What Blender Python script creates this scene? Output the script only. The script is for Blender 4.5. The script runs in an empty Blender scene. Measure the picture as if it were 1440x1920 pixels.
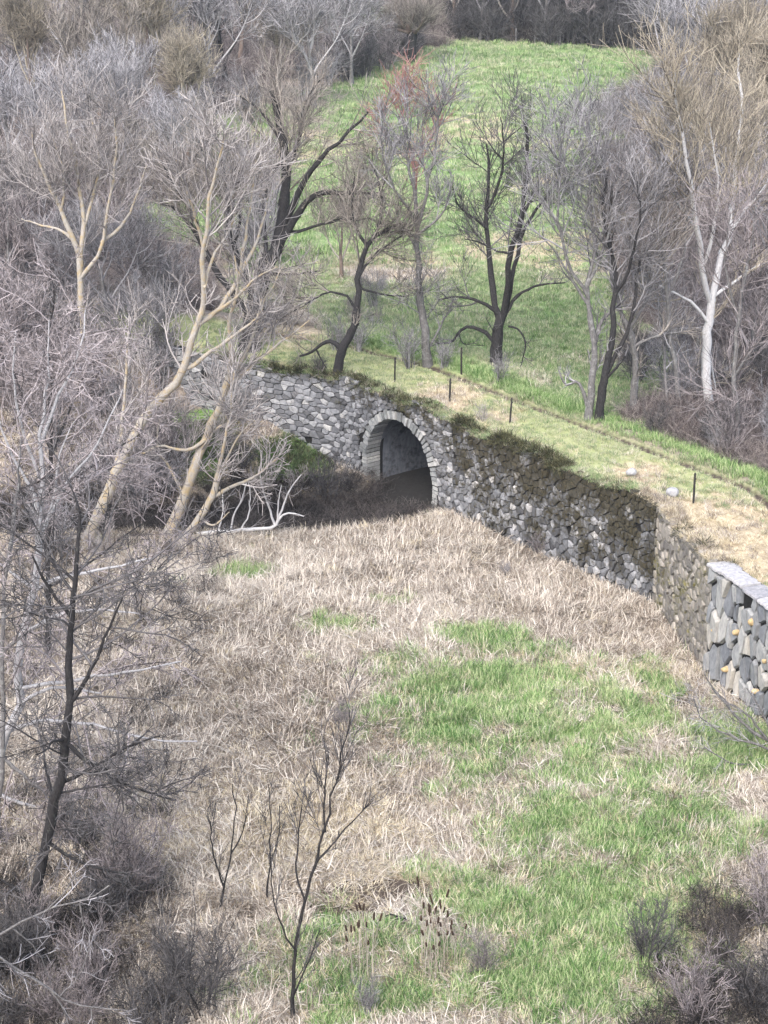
import bpy, math, random
import numpy as np
from mathutils import Vector

random.seed(7)
rng = np.random.default_rng(11)
scene = bpy.context.scene
COL = scene.collection

# ------------------------------------------------------------------ camera, light
PITCH = math.radians(22.0)
FPX = 3600.0            # focal length in pixels of a 1440x1920 frame
CAMZ = 33.5
cam_d = bpy.data.cameras.new('camera')
cam = bpy.data.objects.new('camera', cam_d); COL.objects.link(cam)
cam.location = (0, 0, CAMZ)
cam.rotation_euler = (math.pi/2 - PITCH, 0, 0)
cam_d.sensor_fit = 'VERTICAL'; cam_d.sensor_height = 24.0
cam_d.lens = 24.0*FPX/1920.0
cam_d.clip_end = 5000
scene.camera = cam

world = bpy.data.worlds.new('World'); scene.world = world
world.use_nodes = True
wn = world.node_tree.nodes; wl = world.node_tree.links
wn.clear()
sky = wn.new('ShaderNodeTexSky'); sky.sky_type = 'NISHITA'; sky.sun_disc = False
SUN_EL, SUN_ROT = math.radians(48), math.radians(200)
sky.sun_elevation = SUN_EL; sky.sun_rotation = SUN_ROT
sky.air_density = 1.0; sky.dust_density = 3.0
hs = wn.new('ShaderNodeHueSaturation'); hs.inputs['Saturation'].default_value = 0.68
bg = wn.new('ShaderNodeBackground'); bg.inputs['Strength'].default_value = 0.15
wo = wn.new('ShaderNodeOutputWorld')
wl.new(sky.outputs[0], hs.inputs['Color']); wl.new(hs.outputs[0], bg.inputs[0]); wl.new(bg.outputs[0], wo.inputs[0])

sun_d = bpy.data.lights.new('sun', 'SUN'); sun_d.energy = 0.6; sun_d.angle = math.radians(25)
sun_d.color = (1.0, 0.975, 0.94)
sun = bpy.data.objects.new('sun', sun_d); COL.objects.link(sun)
# direction towards the sun: Nishita rotation is measured clockwise from +Y
sd = Vector((math.sin(SUN_ROT)*math.cos(SUN_EL), math.cos(SUN_ROT)*math.cos(SUN_EL), math.sin(SUN_EL)))
sun.rotation_euler = sd.to_track_quat('Z', 'Y').to_euler()

vs = scene.view_settings
vs.view_transform = 'Standard'; vs.look = 'None'; vs.gamma = 1.0; vs.use_curve_mapping = False
vs.exposure = 1.68

# ------------------------------------------------------------------ numeric helpers
CP, SP = math.cos(PITCH), math.sin(PITCH)
def ray(px, py):
    u = (np.asarray(px, float)-720)/FPX; v = (960-np.asarray(py, float))/FPX
    return u, CP+v*SP, -SP+v*CP
def at_y(px, py, Y):
    dx, dy, dz = ray(px, py); t = Y/dy
    return np.stack([dx*t, Y+0*t, CAMZ+dz*t], -1)
def project(X, Y, Z):
    dz = Z-CAMZ
    D = Y*CP - dz*SP
    D = np.where(D < 1, 1, D)
    up = Y*SP + dz*CP
    return 720+FPX*X/D, 960-FPX*up/D
def smooth(e0, e1, x):
    t = np.clip((x-e0)/(e1-e0+1e-9), 0, 1); return t*t*(3-2*t)
def _hash(i, j, s):
    n = (i*374761393 + j*668265263 + s*1442695041) & 0xffffffff
    n = ((n ^ (n >> 13))*1274126177) & 0xffffffff
    return ((n ^ (n >> 16)) & 0xffff)/65535.0
def vnoise(x, y, s=0):
    x = np.asarray(x, float); y = np.asarray(y, float)
    xi = np.floor(x).astype(np.int64); yi = np.floor(y).astype(np.int64)
    fx = x-xi; fy = y-yi; fx = fx*fx*(3-2*fx); fy = fy*fy*(3-2*fy)
    a = _hash(xi, yi, s); b = _hash(xi+1, yi, s); c = _hash(xi, yi+1, s); d = _hash(xi+1, yi+1, s)
    return (a*(1-fx)+b*fx)*(1-fy)+(c*(1-fx)+d*fx)*fy
def fbm(x, y, s=0, o=3):
    v = 0; a = 0.5; t = 0
    for k in range(o):
        v = v+a*vnoise(x*2**k+k*17.3, y*2**k-k*9.1, s+k); t += a; a *= 0.5
    return v/t

# ------------------------------------------------------------------ object helpers
def mesh_np(name, V, F):
    V = np.ascontiguousarray(V, np.float32); F = np.ascontiguousarray(F, np.int32)
    me = bpy.data.meshes.new(name)
    n, k = F.shape
    me.vertices.add(len(V)); me.vertices.foreach_set('co', V.ravel())
    me.loops.add(n*k); me.loops.foreach_set('vertex_index', F.ravel())
    me.polygons.add(n)
    me.polygons.foreach_set('loop_start', np.arange(0, n*k, k, dtype=np.int32))
    me.polygons.foreach_set('loop_total', np.full(n, k, np.int32))
    me.update(calc_edges=True)
    return me
def link(name, me, mat=None, parent=None, smooth_=False):
    o = bpy.data.objects.new(name, me); COL.objects.link(o)
    if mat is not None and me is not None and not me.materials: me.materials.append(mat)
    if parent is not None: o.parent = parent
    if smooth_: me.polygons.foreach_set('use_smooth', np.ones(len(me.polygons), bool))
    return o
def tag(o, label=None, cat=None, group=None, kind=None):
    if label: o['label'] = label
    if cat: o['category'] = cat
    if group: o['group'] = group
    if kind: o['kind'] = kind
    return o
def empty(name, loc=(0, 0, 0)):
    o = bpy.data.objects.new(name, None); COL.objects.link(o); o.location = loc
    o.empty_display_size = 0.3
    return o
def copy_tree(o, parent=None):
    c = o.copy(); COL.objects.link(c)
    if parent: c.parent = parent
    for ch in list(o.children): copy_tree(ch, c)
    return c

# ------------------------------------------------------------------ materials
def new_mat(name, rough=0.9, spec=0.2):
    m = bpy.data.materials.new(name); m.use_nodes = True
    nt = m.node_tree; b = nt.nodes['Principled BSDF']
    b.inputs['Roughness'].default_value = rough
    b.inputs['Specular IOR Level'].default_value = spec
    return m, nt, b
def node(nt, t, **kw):
    n = nt.nodes.new(t)
    for k, v in kw.items():
        if k.startswith('i_'): n.inputs[k[2:].replace('_', ' ')].default_value = v
        else: setattr(n, k, v)
    return n
def ramp(nt, fac, stops):
    r = nt.nodes.new('ShaderNodeValToRGB'); e = r.color_ramp.elements
    while len(e) < len(stops): e.new(0.5)
    for i, (p, c) in enumerate(stops):
        e[i].position = p; e[i].color = (*c, 1)
    nt.links.new(fac, r.inputs[0]); return r.outputs[0]
def mixc(nt, fac, a, b, mode='MIX'):
    m = nt.nodes.new('ShaderNodeMix'); m.data_type = 'RGBA'; m.blend_type = mode
    for idx, v in ((0, fac), (6, a), (7, b)):
        if hasattr(v, 'links') or isinstance(v, bpy.types.NodeSocket): nt.links.new(v, m.inputs[idx])
        elif idx == 0: m.inputs[0].default_value = v
        else: m.inputs[idx].default_value = (*v, 1)
    return m.outputs[2]
def wpos(nt):
    return nt.nodes.new('ShaderNodeNewGeometry').outputs['Position']
def noise(nt, vec, scale, detail=4, rough=0.6, dist=0.0):
    n = node(nt, 'ShaderNodeTexNoise'); n.inputs['Scale'].default_value = scale
    n.inputs['Detail'].default_value = detail; n.inputs['Roughness'].default_value = rough
    n.inputs['Distortion'].default_value = dist
    nt.links.new(vec, n.inputs['Vector']); return n.outputs['Fac']
def scaled(nt, vec, s):
    m = nt.nodes.new('ShaderNodeMapping'); m.inputs['Scale'].default_value = s
    nt.links.new(vec, m.inputs['Vector']); return m.outputs[0]
def bump(nt, b, h, strength=0.5, dist=0.05):
    n = nt.nodes.new('ShaderNodeBump'); n.inputs['Strength'].default_value = strength
    n.inputs['Distance'].default_value = dist
    nt.links.new(h, n.inputs['Height']); nt.links.new(n.outputs[0], b.inputs['Normal'])
def rnd(nt, island=False):
    if island: return nt.nodes.new('ShaderNodeNewGeometry').outputs['Random Per Island']
    return nt.nodes.new('ShaderNodeObjectInfo').outputs['Random']
def add(nt, a, b, op='ADD'):
    m = nt.nodes.new('ShaderNodeMath'); m.operation = op
    for i, v in enumerate((a, b)):
        if isinstance(v, bpy.types.NodeSocket): nt.links.new(v, m.inputs[i])
        else: m.inputs[i].default_value = v
    return m.outputs[0]

def bark(name, c0, c1, lichen=None, lamt=0.5, scale=3.0):
    """bark with streaky grain; optional yellow lichen or pale patches"""
    m, nt, b = new_mat(name, 0.95, 0.1)
    p = wpos(nt)
    n1 = noise(nt, scaled(nt, p, (1, 1, 0.25)), 9*scale, 5, 0.7)
    col = ramp(nt, n1, [(0.3, c0), (0.7, c1)])
    if lichen:
        n2 = noise(nt, p, 1.1*scale, 4, 0.65)
        f = ramp(nt, n2, [(lamt-0.05, (0, 0, 0)), (lamt+0.16, (1, 1, 1))])
        col = mixc(nt, f, col, lichen)
    nt.links.new(col, b.inputs['Base Color'])
    bump(nt, b, n1, 0.6, 0.03)
    return m
def twig(name, ca, cb):
    """twig colour varies by twig (mesh island), by tree and gently along the crown"""
    m, nt, b = new_mat(name, 0.85, 0.15)
    r = rnd(nt, True); o = rnd(nt)
    n = noise(nt, wpos(nt), 0.55, 3)
    f = add(nt, add(nt, r, 0.55, 'MULTIPLY'), add(nt, n, 0.55, 'MULTIPLY'))
    col = ramp(nt, f, [(0.25, ca), (0.8, cb)])
    v = add(nt, add(nt, o, 0.35, 'MULTIPLY'), 0.85)
    h = nt.nodes.new('ShaderNodeHueSaturation'); nt.links.new(col, h.inputs['Color']); nt.links.new(v, h.inputs['Value'])
    nt.links.new(h.outputs[0], b.inputs['Base Color'])
    return m

B_DARK = bark('bark_dark', (0.012, 0.012, 0.013), (0.06, 0.056, 0.056), (0.13, 0.135, 0.12), 0.66)
B_GREY = bark('bark_grey', (0.06, 0.056, 0.056), (0.25, 0.24, 0.235), (0.34, 0.34, 0.33), 0.58)
B_PALE = bark('bark_pale', (0.40, 0.39, 0.39), (0.66, 0.65, 0.65), (0.16, 0.15, 0.15), 0.66)
B_PALE2 = bark('bark_alder', (0.24, 0.235, 0.24), (0.52, 0.51, 0.52), (0.12, 0.12, 0.12), 0.60)
B_YEL = bark('bark_lichen_yellow', (0.27, 0.25, 0.22), (0.46, 0.42, 0.37), (0.40, 0.31, 0.18), 0.50)
B_BROWN = bark('bark_brown', (0.10, 0.075, 0.06), (0.26, 0.20, 0.17), (0.20, 0.20, 0.18), 0.6)
T_GREY = twig('twig_grey', (0.055, 0.053, 0.057), (0.46, 0.44, 0.45))
T_BROWN = twig('twig_brown', (0.055, 0.048, 0.044), (0.42, 0.375, 0.33))
T_PALE = twig('twig_pale', (0.11, 0.10, 0.10), (0.48, 0.44, 0.42))
T_DARK = twig('twig_dark', (0.02, 0.019, 0.02), (0.17, 0.16, 0.16))
T_PURPLE = twig('twig_purple', (0.055, 0.048, 0.048), (0.42, 0.37, 0.37))
T_ORANGE = twig('twig_orange', (0.08, 0.07, 0.06), (0.44, 0.385, 0.30))
T_RED = twig('twig_red', (0.22, 0.10, 0.09), (0.45, 0.26, 0.23))

def stone_mat(name, stops, moss=0.5, mossc=((0.035, 0.038, 0.012), (0.12, 0.11, 0.035)), white=True, top=None, streak=1.0, along=None):
    m, nt, b = new_mat(name, 0.92, 0.2)
    p = wpos(nt)
    r = add(nt, add(nt, rnd(nt), rnd(nt, True)), 1.0, 'MODULO')
    col = ramp(nt, r, stops)
    g = noise(nt, scaled(nt, p, (1, 1, streak)), 7, 6, 0.7)
    col = mixc(nt, 0.75, col, ramp(nt, g, [(0.3, (0.45, 0.46, 0.48)), (0.7, (1.25, 1.22, 1.18))]), 'MULTIPLY')
    mn = noise(nt, p, 0.75, 5, 0.7)
    mf = noise(nt, p, 5.5, 4, 0.7)
    s = add(nt, add(nt, mn, 0.62, 'MULTIPLY'), add(nt, mf, 0.38, 'MULTIPLY'))
    if top is not None:   # moss thrives near the damp wall head
        sx = nt.nodes.new('ShaderNodeSeparateXYZ'); nt.links.new(p, sx.inputs[0])
        mr = node(nt, 'ShaderNodeMapRange'); mr.inputs[1].default_value = top[0]; mr.inputs[2].default_value = top[1]
        mr.inputs[3].default_value = 0; mr.inputs[4].default_value = top[2]
        nt.links.new(sx.outputs[2], mr.inputs[0]); s = add(nt, s, mr.outputs[0])
    if along is not None:   # the damp, mossy side lies towards +X
        sx2 = nt.nodes.new('ShaderNodeSeparateXYZ'); nt.links.new(p, sx2.inputs[0])
        mr2 = node(nt, 'ShaderNodeMapRange'); mr2.inputs[1].default_value = along[0]; mr2.inputs[2].default_value = along[1]
        mr2.inputs[3].default_value = 0; mr2.inputs[4].default_value = along[2]
        nt.links.new(sx2.outputs[0], mr2.inputs[0]); s = add(nt, s, mr2.outputs[0])
    f = ramp(nt, s, [(moss, (0, 0, 0)), (moss+0.10, (0.92, 0.92, 0.92))])
    mc = ramp(nt, noise(nt, p, 11, 3), [(0.3, mossc[0]), (0.75, mossc[1])])
    col = mixc(nt, f, col, mc)
    nt.links.new(col, b.inputs['Base Color'])
    bump(nt, b, g, 0.7, 0.05)
    return m
S_GREY = [(0.0, (0.085, 0.085, 0.09)), (0.35, (0.16, 0.165, 0.175)), (0.7, (0.26, 0.265, 0.28)), (0.93, (0.38, 0.385, 0.40)), (0.985, (0.62, 0.60, 0.58))]
S_LEFT = [(0.0, (0.13, 0.13, 0.135)), (0.35, (0.23, 0.235, 0.25)), (0.7, (0.34, 0.345, 0.36)), (0.93, (0.46, 0.46, 0.47)), (0.985, (0.6, 0.59, 0.57))]
M_STONE_OLD = stone_mat('old_stone', S_GREY, 0.60, top=(0.8, 4.2, 0.12), mossc=((0.012, 0.012, 0.008), (0.085, 0.07, 0.035)), along=(-2, 5, 0.125))
S_MID = [(p, tuple((a+b)/2 for a, b in zip(c, d))) for (p, c), (_, d) in zip(S_GREY, S_LEFT)]
M_STONE_BRIDGE = stone_mat('bridge_stone', S_MID, 0.60, top=(0.8, 4.2, 0.11), mossc=((0.012, 0.012, 0.008), (0.085, 0.07, 0.035)), along=(-2, 5, 0.085))
M_STONE_LEFT = stone_mat('left_stone', S_LEFT, 0.60, top=(1.8, 4.6, 0.10))
M_STONE_NEW = stone_mat('new_stone', [(0, (0.17, 0.18, 0.20)), (0.4, (0.29, 0.30, 0.31)), (0.75, (0.42, 0.42, 0.41)), (0.95, (0.50, 0.47, 0.42))], 0.75, streak=0.4)
M_OCHRE = stone_mat('ochre_stone', [(0, (0.52, 0.38, 0.20)), (0.9, (0.58, 0.45, 0.27))], 0.9)
M_WHITE_STONE = stone_mat('pale_stone', [(0, (0.36, 0.36, 0.37)), (0.9, (0.44, 0.44, 0.45))], 0.60)
M_MORTAR_STONE = stone_mat('mortared_stone', [(0, (0.16, 0.15, 0.14)), (0.5, (0.28, 0.26, 0.23)), (0.95, (0.46, 0.42, 0.37))], 0.53, mossc=((0.07, 0.065, 0.02), (0.22, 0.20, 0.07)), streak=0.3)
M_VOUSSOIR = stone_mat('arch_stone', [(0, (0.22, 0.23, 0.23)), (0.5, (0.36, 0.37, 0.37)), (0.95, (0.50, 0.50, 0.48))], 0.60)
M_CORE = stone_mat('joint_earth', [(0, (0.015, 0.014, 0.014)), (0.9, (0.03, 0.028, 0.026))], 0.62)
M_MORTAR = stone_mat('lime_mortar', [(0, (0.24, 0.22, 0.19)), (0.9, (0.27, 0.25, 0.21))], 0.52, mossc=((0.05, 0.05, 0.02), (0.16, 0.15, 0.05)), streak=0.25)
M_COPING = stone_mat('pale_coping', [(0, (0.32, 0.315, 0.33)), (0.9, (0.44, 0.43, 0.44))], 0.60, streak=1.0)
M_VAULT = stone_mat('vault_lining', [(0, (0.15, 0.16, 0.19)), (0.9, (0.17, 0.185, 0.21))], 0.50, mossc=((0.02, 0.022, 0.026), (0.07, 0.075, 0.085)), streak=0.25)

def blade_mat(name, ca, cb, cc=None, trans=0.15):
    m, nt, b = new_mat(name, 0.8, 0.15)
    r = rnd(nt, True); o = rnd(nt)
    n = noise(nt, wpos(nt), 0.9, 4)
    f = add(nt, add(nt, add(nt, r, 0.7, 'MULTIPLY'), add(nt, n, 0.4, 'MULTIPLY')), add(nt, o, 0.25, 'MULTIPLY'))
    big = noise(nt, wpos(nt), 0.09, 3)
    f = add(nt, f, add(nt, add(nt, big, 0.7, 'MULTIPLY'), -0.47))
    stops = [(0.3, ca), (0.75, cb)] if cc is None else [(0.25, ca), (0.55, cb), (0.8, cc)]
    nt.links.new(ramp(nt, f, stops), b.inputs['Base Color'])
    return m
G_DRY = blade_mat('dry_reed', (0.17, 0.135, 0.105), (0.46, 0.40, 0.335), (0.72, 0.655, 0.57))
G_STRAW = blade_mat('straw', (0.46, 0.37, 0.22), (0.66, 0.57, 0.40), (0.74, 0.66, 0.50))
G_GREEN = blade_mat('fresh_grass', (0.06, 0.14, 0.04), (0.19, 0.33, 0.10), (0.45, 0.52, 0.27))
G_PALEG = blade_mat('yellow_green_grass', (0.12, 0.20, 0.08), (0.27, 0.34, 0.18), (0.52, 0.49, 0.35))
G_BANK = blade_mat('bank_grass_blade', (0.03, 0.07, 0.025), (0.10, 0.17, 0.06), (0.24, 0.29, 0.14))
G_DARKG = blade_mat('overhanging_growth', (0.012, 0.014, 0.008), (0.05, 0.055, 0.025), (0.15, 0.14, 0.07))
G_BRUSH = blade_mat('bramble_stem', (0.06, 0.047, 0.047), (0.20, 0.165, 0.16), (0.38, 0.33, 0.30))
G_DBRUSH = blade_mat('dark_brush_stem', (0.012, 0.011, 0.011), (0.055, 0.048, 0.046), (0.16, 0.14, 0.13))

# ------------------------------------------------------------------ the wall line and the terrain
WL = np.array([(-16, 97.5), (-13, 96.3), (-10.1, 94.6), (-7.5, 92.8), (-4.2, 90.9), (-2.0, 89.1), (-0.9, 88.2),
               (2.4, 83.8), (11.2, 72.6), (12.45, 66.2), (13.95, 62.3), (16.0, 57.5), (20, 50), (27, 40)], float)
SEG = np.diff(WL, axis=0); SL = np.hypot(SEG[:, 0], SEG[:, 1]); SC = np.concatenate([[0], np.cumsum(SL)])
S_ARCH_L, S_ARCH_R = SC[6], SC[7]
S_CORN, S_MORT, S_NEW = SC[8], SC[9], SC[10]
def wall_xy(s, d=0.0):
    """point at arc length s, d metres behind the face"""
    i = int(np.clip(np.searchsorted(SC, s)-1, 0, len(SEG)-1))
    u = SEG[i]/SL[i]; t = s-SC[i]
    return WL[i]+u*t+np.array([-u[1], u[0]])*d
def sdist(X, Y):
    """signed distance behind the wall face (+) and arc length of the nearest point"""
    best = np.full(X.shape, 1e9); sg = np.ones(X.shape); sa = np.zeros(X.shape)
    for i in range(len(SEG)):
        u = SEG[i]/SL[i]
        rx, ry = X-WL[i, 0], Y-WL[i, 1]
        t = rx*u[0]+ry*u[1]
        lo = -1e9 if i == 0 else 0; hi = 1e9 if i == len(SEG)-1 else SL[i]
        tc = np.clip(t, lo, hi)
        dd = np.hypot(rx-u[0]*tc, ry-u[1]*tc)
        side = np.where((-u[1])*rx+u[0]*ry > 0, 1.0, -1.0)
        m = dd < best-1e-6
        best = np.where(m, dd, best); sg = np.where(m, side, sg); sa = np.where(m, SC[i]+tc, sa)
    return best*sg, sa
DITCH = np.array([(6, 92), (0.9, 85.6), (-1.0, 84.1), (-6, 83.7), (-12, 83.2), (-20, 82.2), (-40, 80)], float)
def ditch_dist(X, Y):
    best = np.full(X.shape, 1e9)
    for a, b in zip(DITCH[:-1], DITCH[1:]):
        u = b-a; L = np.hypot(*u); u = u/L
        t = np.clip((X-a[0])*u[0]+(Y-a[1])*u[1], 0, L)
        best = np.minimum(best, np.hypot(X-a[0]-u[0]*t, Y-a[1]-u[1]*t))
    return best
def wall_top(s):
    return 4.5+0.12*np.sin(s*0.9)+0.08*np.sin(s*2.3+1)
def terrain(X, Y, full=False):
    X = np.asarray(X, float); Y = np.asarray(Y, float)
    d, s = sdist(X, Y)
    low = 0.35*(fbm(X*0.16, Y*0.16, 3)-0.5)+0.22*(fbm(X*0.9, Y*0.9, 5)-0.5)
    low += 0.22*smooth(0.55, 0.8, fbm(X*0.5+4, Y*0.35, 9))
    bank = smooth(84.5, 93.5, Y+0.10*X*0)*smooth(-1.5, -6, X)
    low += 1.25*bank+1.6*smooth(-8, -26, X)*smooth(84, 100, Y)
    dd = ditch_dist(X, Y)
    low -= 1.35*np.exp(-(dd/(2.3-0.5*smooth(-4, -12, X)))**4)
    low -= 0.35*np.exp(-((Y-50.5-0.12*X-0.3*np.sin(X*1.7))/0.7)**2)*smooth(-6.5, -4, X)*smooth(2.5, 0.5, X)
    up = 4.42+0.05*(fbm(X*0.8, Y*0.8, 15)-0.5)
    # two wheel ruts along the path, then the field beyond
    onp = smooth(-20, -9, X)
    up -= 0.10*np.exp(-((d-4.35)/0.16)**2)*onp+0.05*np.exp(-((d-2.3)/0.14)**2)*onp
    up += 0.16*np.exp(-((d-5.3)/0.5)**2)*onp
    beyond = smooth(5.2, 11, d)
    up -= beyond*(0.55-0.3*(fbm(X*0.06, Y*0.06, 21)-0.5)-0.25*(fbm(X*0.5, Y*0.5, 25)-0.5))
    up += 0.12*np.clip(Y-212+0.25*X, 0, 60)+0.28*np.clip(Y-272, 0, 110)
    up += 2.5*smooth(-25, -60, X)*smooth(100, 150, Y)
    left = smooth(S_ARCH_L-10.5, S_ARCH_L-14, s)      # the wall runs out into a slope on the left
    e0 = 0.30*(1-left)+(-3.0)*left; e1 = 0.55*(1-left)+(1.5)*left
    m = smooth(e0, e1, d)
    z = low*(1-m)+up*m
    z = z+smooth(38, -2, Y)*26.0*(1-m)                 # hillside the viewer stands on
    if full: return z, d, s, low, up, m, dd
    return z
def ground_px(px, py):
    """where the sight line of a photo pixel meets the ground"""
    dx, dy, dz = ray(px, py)
    Y = 38.0; step = 1.5
    lastY = Y
    while Y < 420:
        t = Y/dy; z = CAMZ+dz*t
        if z <= float(terrain(np.array([dx*t]), np.array([Y]))[0]): break
        lastY = Y; Y += step
    a, b = lastY, Y
    for _ in range(14):
        c = (a+b)/2; t = c/dy
        if CAMZ+dz*t <= float(terrain(np.array([dx*t]), np.array([c]))[0]): b = c
        else: a = c
    t = b/dy
    return np.array([dx*t, b, float(terrain(np.array([dx*t]), np.array([b]))[0])])

# cover of the ground: green, dry, mud, litter
def blobs(px, py, L):
    v = np.zeros(np.shape(px))
    for cx, cy, rx, ry, w in L:
        v = np.maximum(v, w*np.exp(-(((px-cx)/rx)**2+((py-cy)/ry)**2)))
    return v
GREEN_LOW = [(1120, 1440, 330, 200, .8), (1080, 1760, 330, 260, .95), (900, 1330, 260, 130, .8), (700, 1860, 260, 110, .8), (950, 1295, 200, 60, 1), (850, 1350, 120, 110, 1), (1130, 1540, 300, 150, .95), (1080, 1430, 260, 90, .75),
             (1050, 1720, 300, 170, 1), (700, 1770, 180, 55, 1.1), (1390, 1400, 130, 60, 1.2), (1120, 1880, 300, 120, .85), (640, 1880, 200, 70, .7),
             (900, 1195, 110, 22, 1), (460, 1070, 90, 28, .55), (650, 1175, 110, 25, .7), (620, 1700, 60, 20, .4), (1240, 1290, 60, 40, .9),
             (600, 1240, 90, 25, .45), (740, 1130, 60, 15, .5), (900, 1480, 150, 60, .6)]
STRAW_LOW = [(1330, 1740, 90, 55, 1.2), (560, 1560, 260, 90, .7), (1130, 1265, 150, 22, .8), (720, 1650, 160, 30, .8)]
MUD_LOW = [(710, 1668, 120, 22, 1.3), (650, 1712, 130, 16, 1.2), (1140, 1330, 60, 16, .7), (640, 1490, 40, 20, .5), (850, 1610, 60, 14, .4), (1270, 1320, 50, 30, .6)]
GREEN_UP = [(830, 420, 330, 190, 1), (880, 220, 320, 140, 1), (560, 480, 160, 120, .75), (470, 300, 120, 110, 1), (850, 610, 420, 130, 1), (900, 330, 260, 160, 1), (1000, 130, 260, 60, 1.1), (480, 290, 90, 80, 1), (360, 420, 150, 60, .85), (600, 380, 160, 80, .9),
            (1120, 730, 120, 60, 1), (1230, 690, 80, 60, .7), (700, 30, 50, 25, 1.2), (1230, 620, 90, 50, .4)]
def cover(X, Y, full):
    z, d, s, low, up, m, dd = full
    px, py = project(X, Y, z)
    n = fbm(X*0.7, Y*0.7, 31, 4)
    n2 = fbm(X*0.12, Y*0.12, 37, 3)
    gl = blobs(px, py, GREEN_LOW); gl = 0.80*smooth(0.20, 0.72, gl*0.70+(n-0.5)*0.85+0.2*(n2-0.5)+0.07*smooth(.1, .4, gl))
    gl = gl*smooth(-0.2, 0.3, gl+0.3)
    sl = blobs(px, py, STRAW_LOW); ml = blobs(px, py, MUD_LOW)
    behind_ditch = smooth(84.2, 86.5, Y+0*X)*smooth(1.0, -2.5, X)*(1-m)
    gb = smooth(0.30, 0.5, blobs(px, py, [(370, 830, 110, 90, .8), (540, 860, 90, 60, .9), (450, 930, 90, 40, .5)])*0.8+(n-0.5)*0.5)
    gl = np.where(behind_ditch > 0.5, gb, gl)
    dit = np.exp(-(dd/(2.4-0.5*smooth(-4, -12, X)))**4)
    gu = blobs(px, py, GREEN_UP)
    gu = smooth(0.22, 0.5, gu*0.8+(n-0.5)*0.4+(n2-0.5)*0.2)
    tan = smooth(.56, .72, n2)*.55*smooth(150, 260, py)+blobs(px, py, [(740, 505, 130, 36, .8), (540, 610, 90, 50, .7), (950, 500, 100, 14, .3)])
    path = smooth(0.4, 0.9, d)*smooth(4.9, 4.5, d)*smooth(-22, -12, X)
    rut = (np.exp(-((d-4.4)/0.30)**2)+0.55*np.exp(-((d-2.3-0.1*np.sin(s))/0.22)**2))*smooth(-12, -6, X)*smooth(0.1, 0.35, n)*0.75
    verge = np.exp(-((d-5.6)/0.8)**2)*smooth(-10, -4, X)
    dryp = blobs(px, py, [(1330, 1000, 130, 60, 1.3), (840, 745, 60, 25, 1), (1200, 890, 50, 25, .8), (930, 780, 50, 20, .5), (1420, 1040, 100, 60, 1.2)])
    return dict(px=px, py=py, n=n, n2=n2, green=np.where(m > 0.5, gu, gl), straw=sl, mud=np.clip(ml*(1-m)+0.0, 0, 1), ditch=dit*(1-m),
                tan=tan*m, path=path, rut=rut*m, verge=verge, dryp=dryp*path, m=m, d=d, s=s, z=z, dd=dd, bd=behind_ditch)

def axis(parts):
    out = []
    for a, b, st in parts: out.append(np.arange(a, b, st))
    out.append([parts[-1][1]]); return np.concatenate(out)
gx = axis([(-900, -200, 70), (-200, -60, 10), (-60, -22, 1.0), (-22, 22, 0.24), (22, 60, 1.0), (60, 200, 10), (200, 900, 70)])
gy = axis([(-80, 36, 6), (36, 46, 1), (46, 101, 0.24), (101, 150, 0.7), (150, 300, 1.5), (300, 460, 10), (460, 1500, 90)])
GX, GY = np.meshgrid(gx, gy)
full = terrain(GX, GY, True)
cv = cover(GX, GY, full)
V = np.stack([GX, GY, full[0]], -1).reshape(-1, 3)
ny, nx = GX.shape
idx = np.arange(ny*nx).reshape(ny, nx)
F = np.stack([idx[:-1, :-1], idx[:-1, 1:], idx[1:, 1:], idx[1:, :-1]], -1).reshape(-1, 4)
dq = cv['d'].ravel()[F].mean(1); sq = cv['s'].ravel()[F].mean(1); zr = np.ptp(full[0].ravel()[F], axis=1)
hole = (sq > S_ARCH_L-0.3) & (sq < S_ARCH_R+0.3) & (dq > 0.1) & (dq < 0.95)
F = F[~hole]
me = mesh_np('ground', V, F)
def col_attr(me, name, arr):
    a = me.color_attributes.new(name, 'FLOAT_COLOR', 'POINT')
    a.data.foreach_set('color', np.ascontiguousarray(arr, np.float32).ravel())
c1 = np.stack([cv['green'], np.clip(cv['mud']+cv['rut']*0.9, 0, 1), cv['path'], np.ones_like(GX)], -1)
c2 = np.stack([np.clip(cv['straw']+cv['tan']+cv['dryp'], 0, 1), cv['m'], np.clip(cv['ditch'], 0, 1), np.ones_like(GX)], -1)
col_attr(me, 'cover_a', c1.reshape(-1, 4)); col_attr(me, 'cover_b', c2.reshape(-1, 4))
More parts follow.
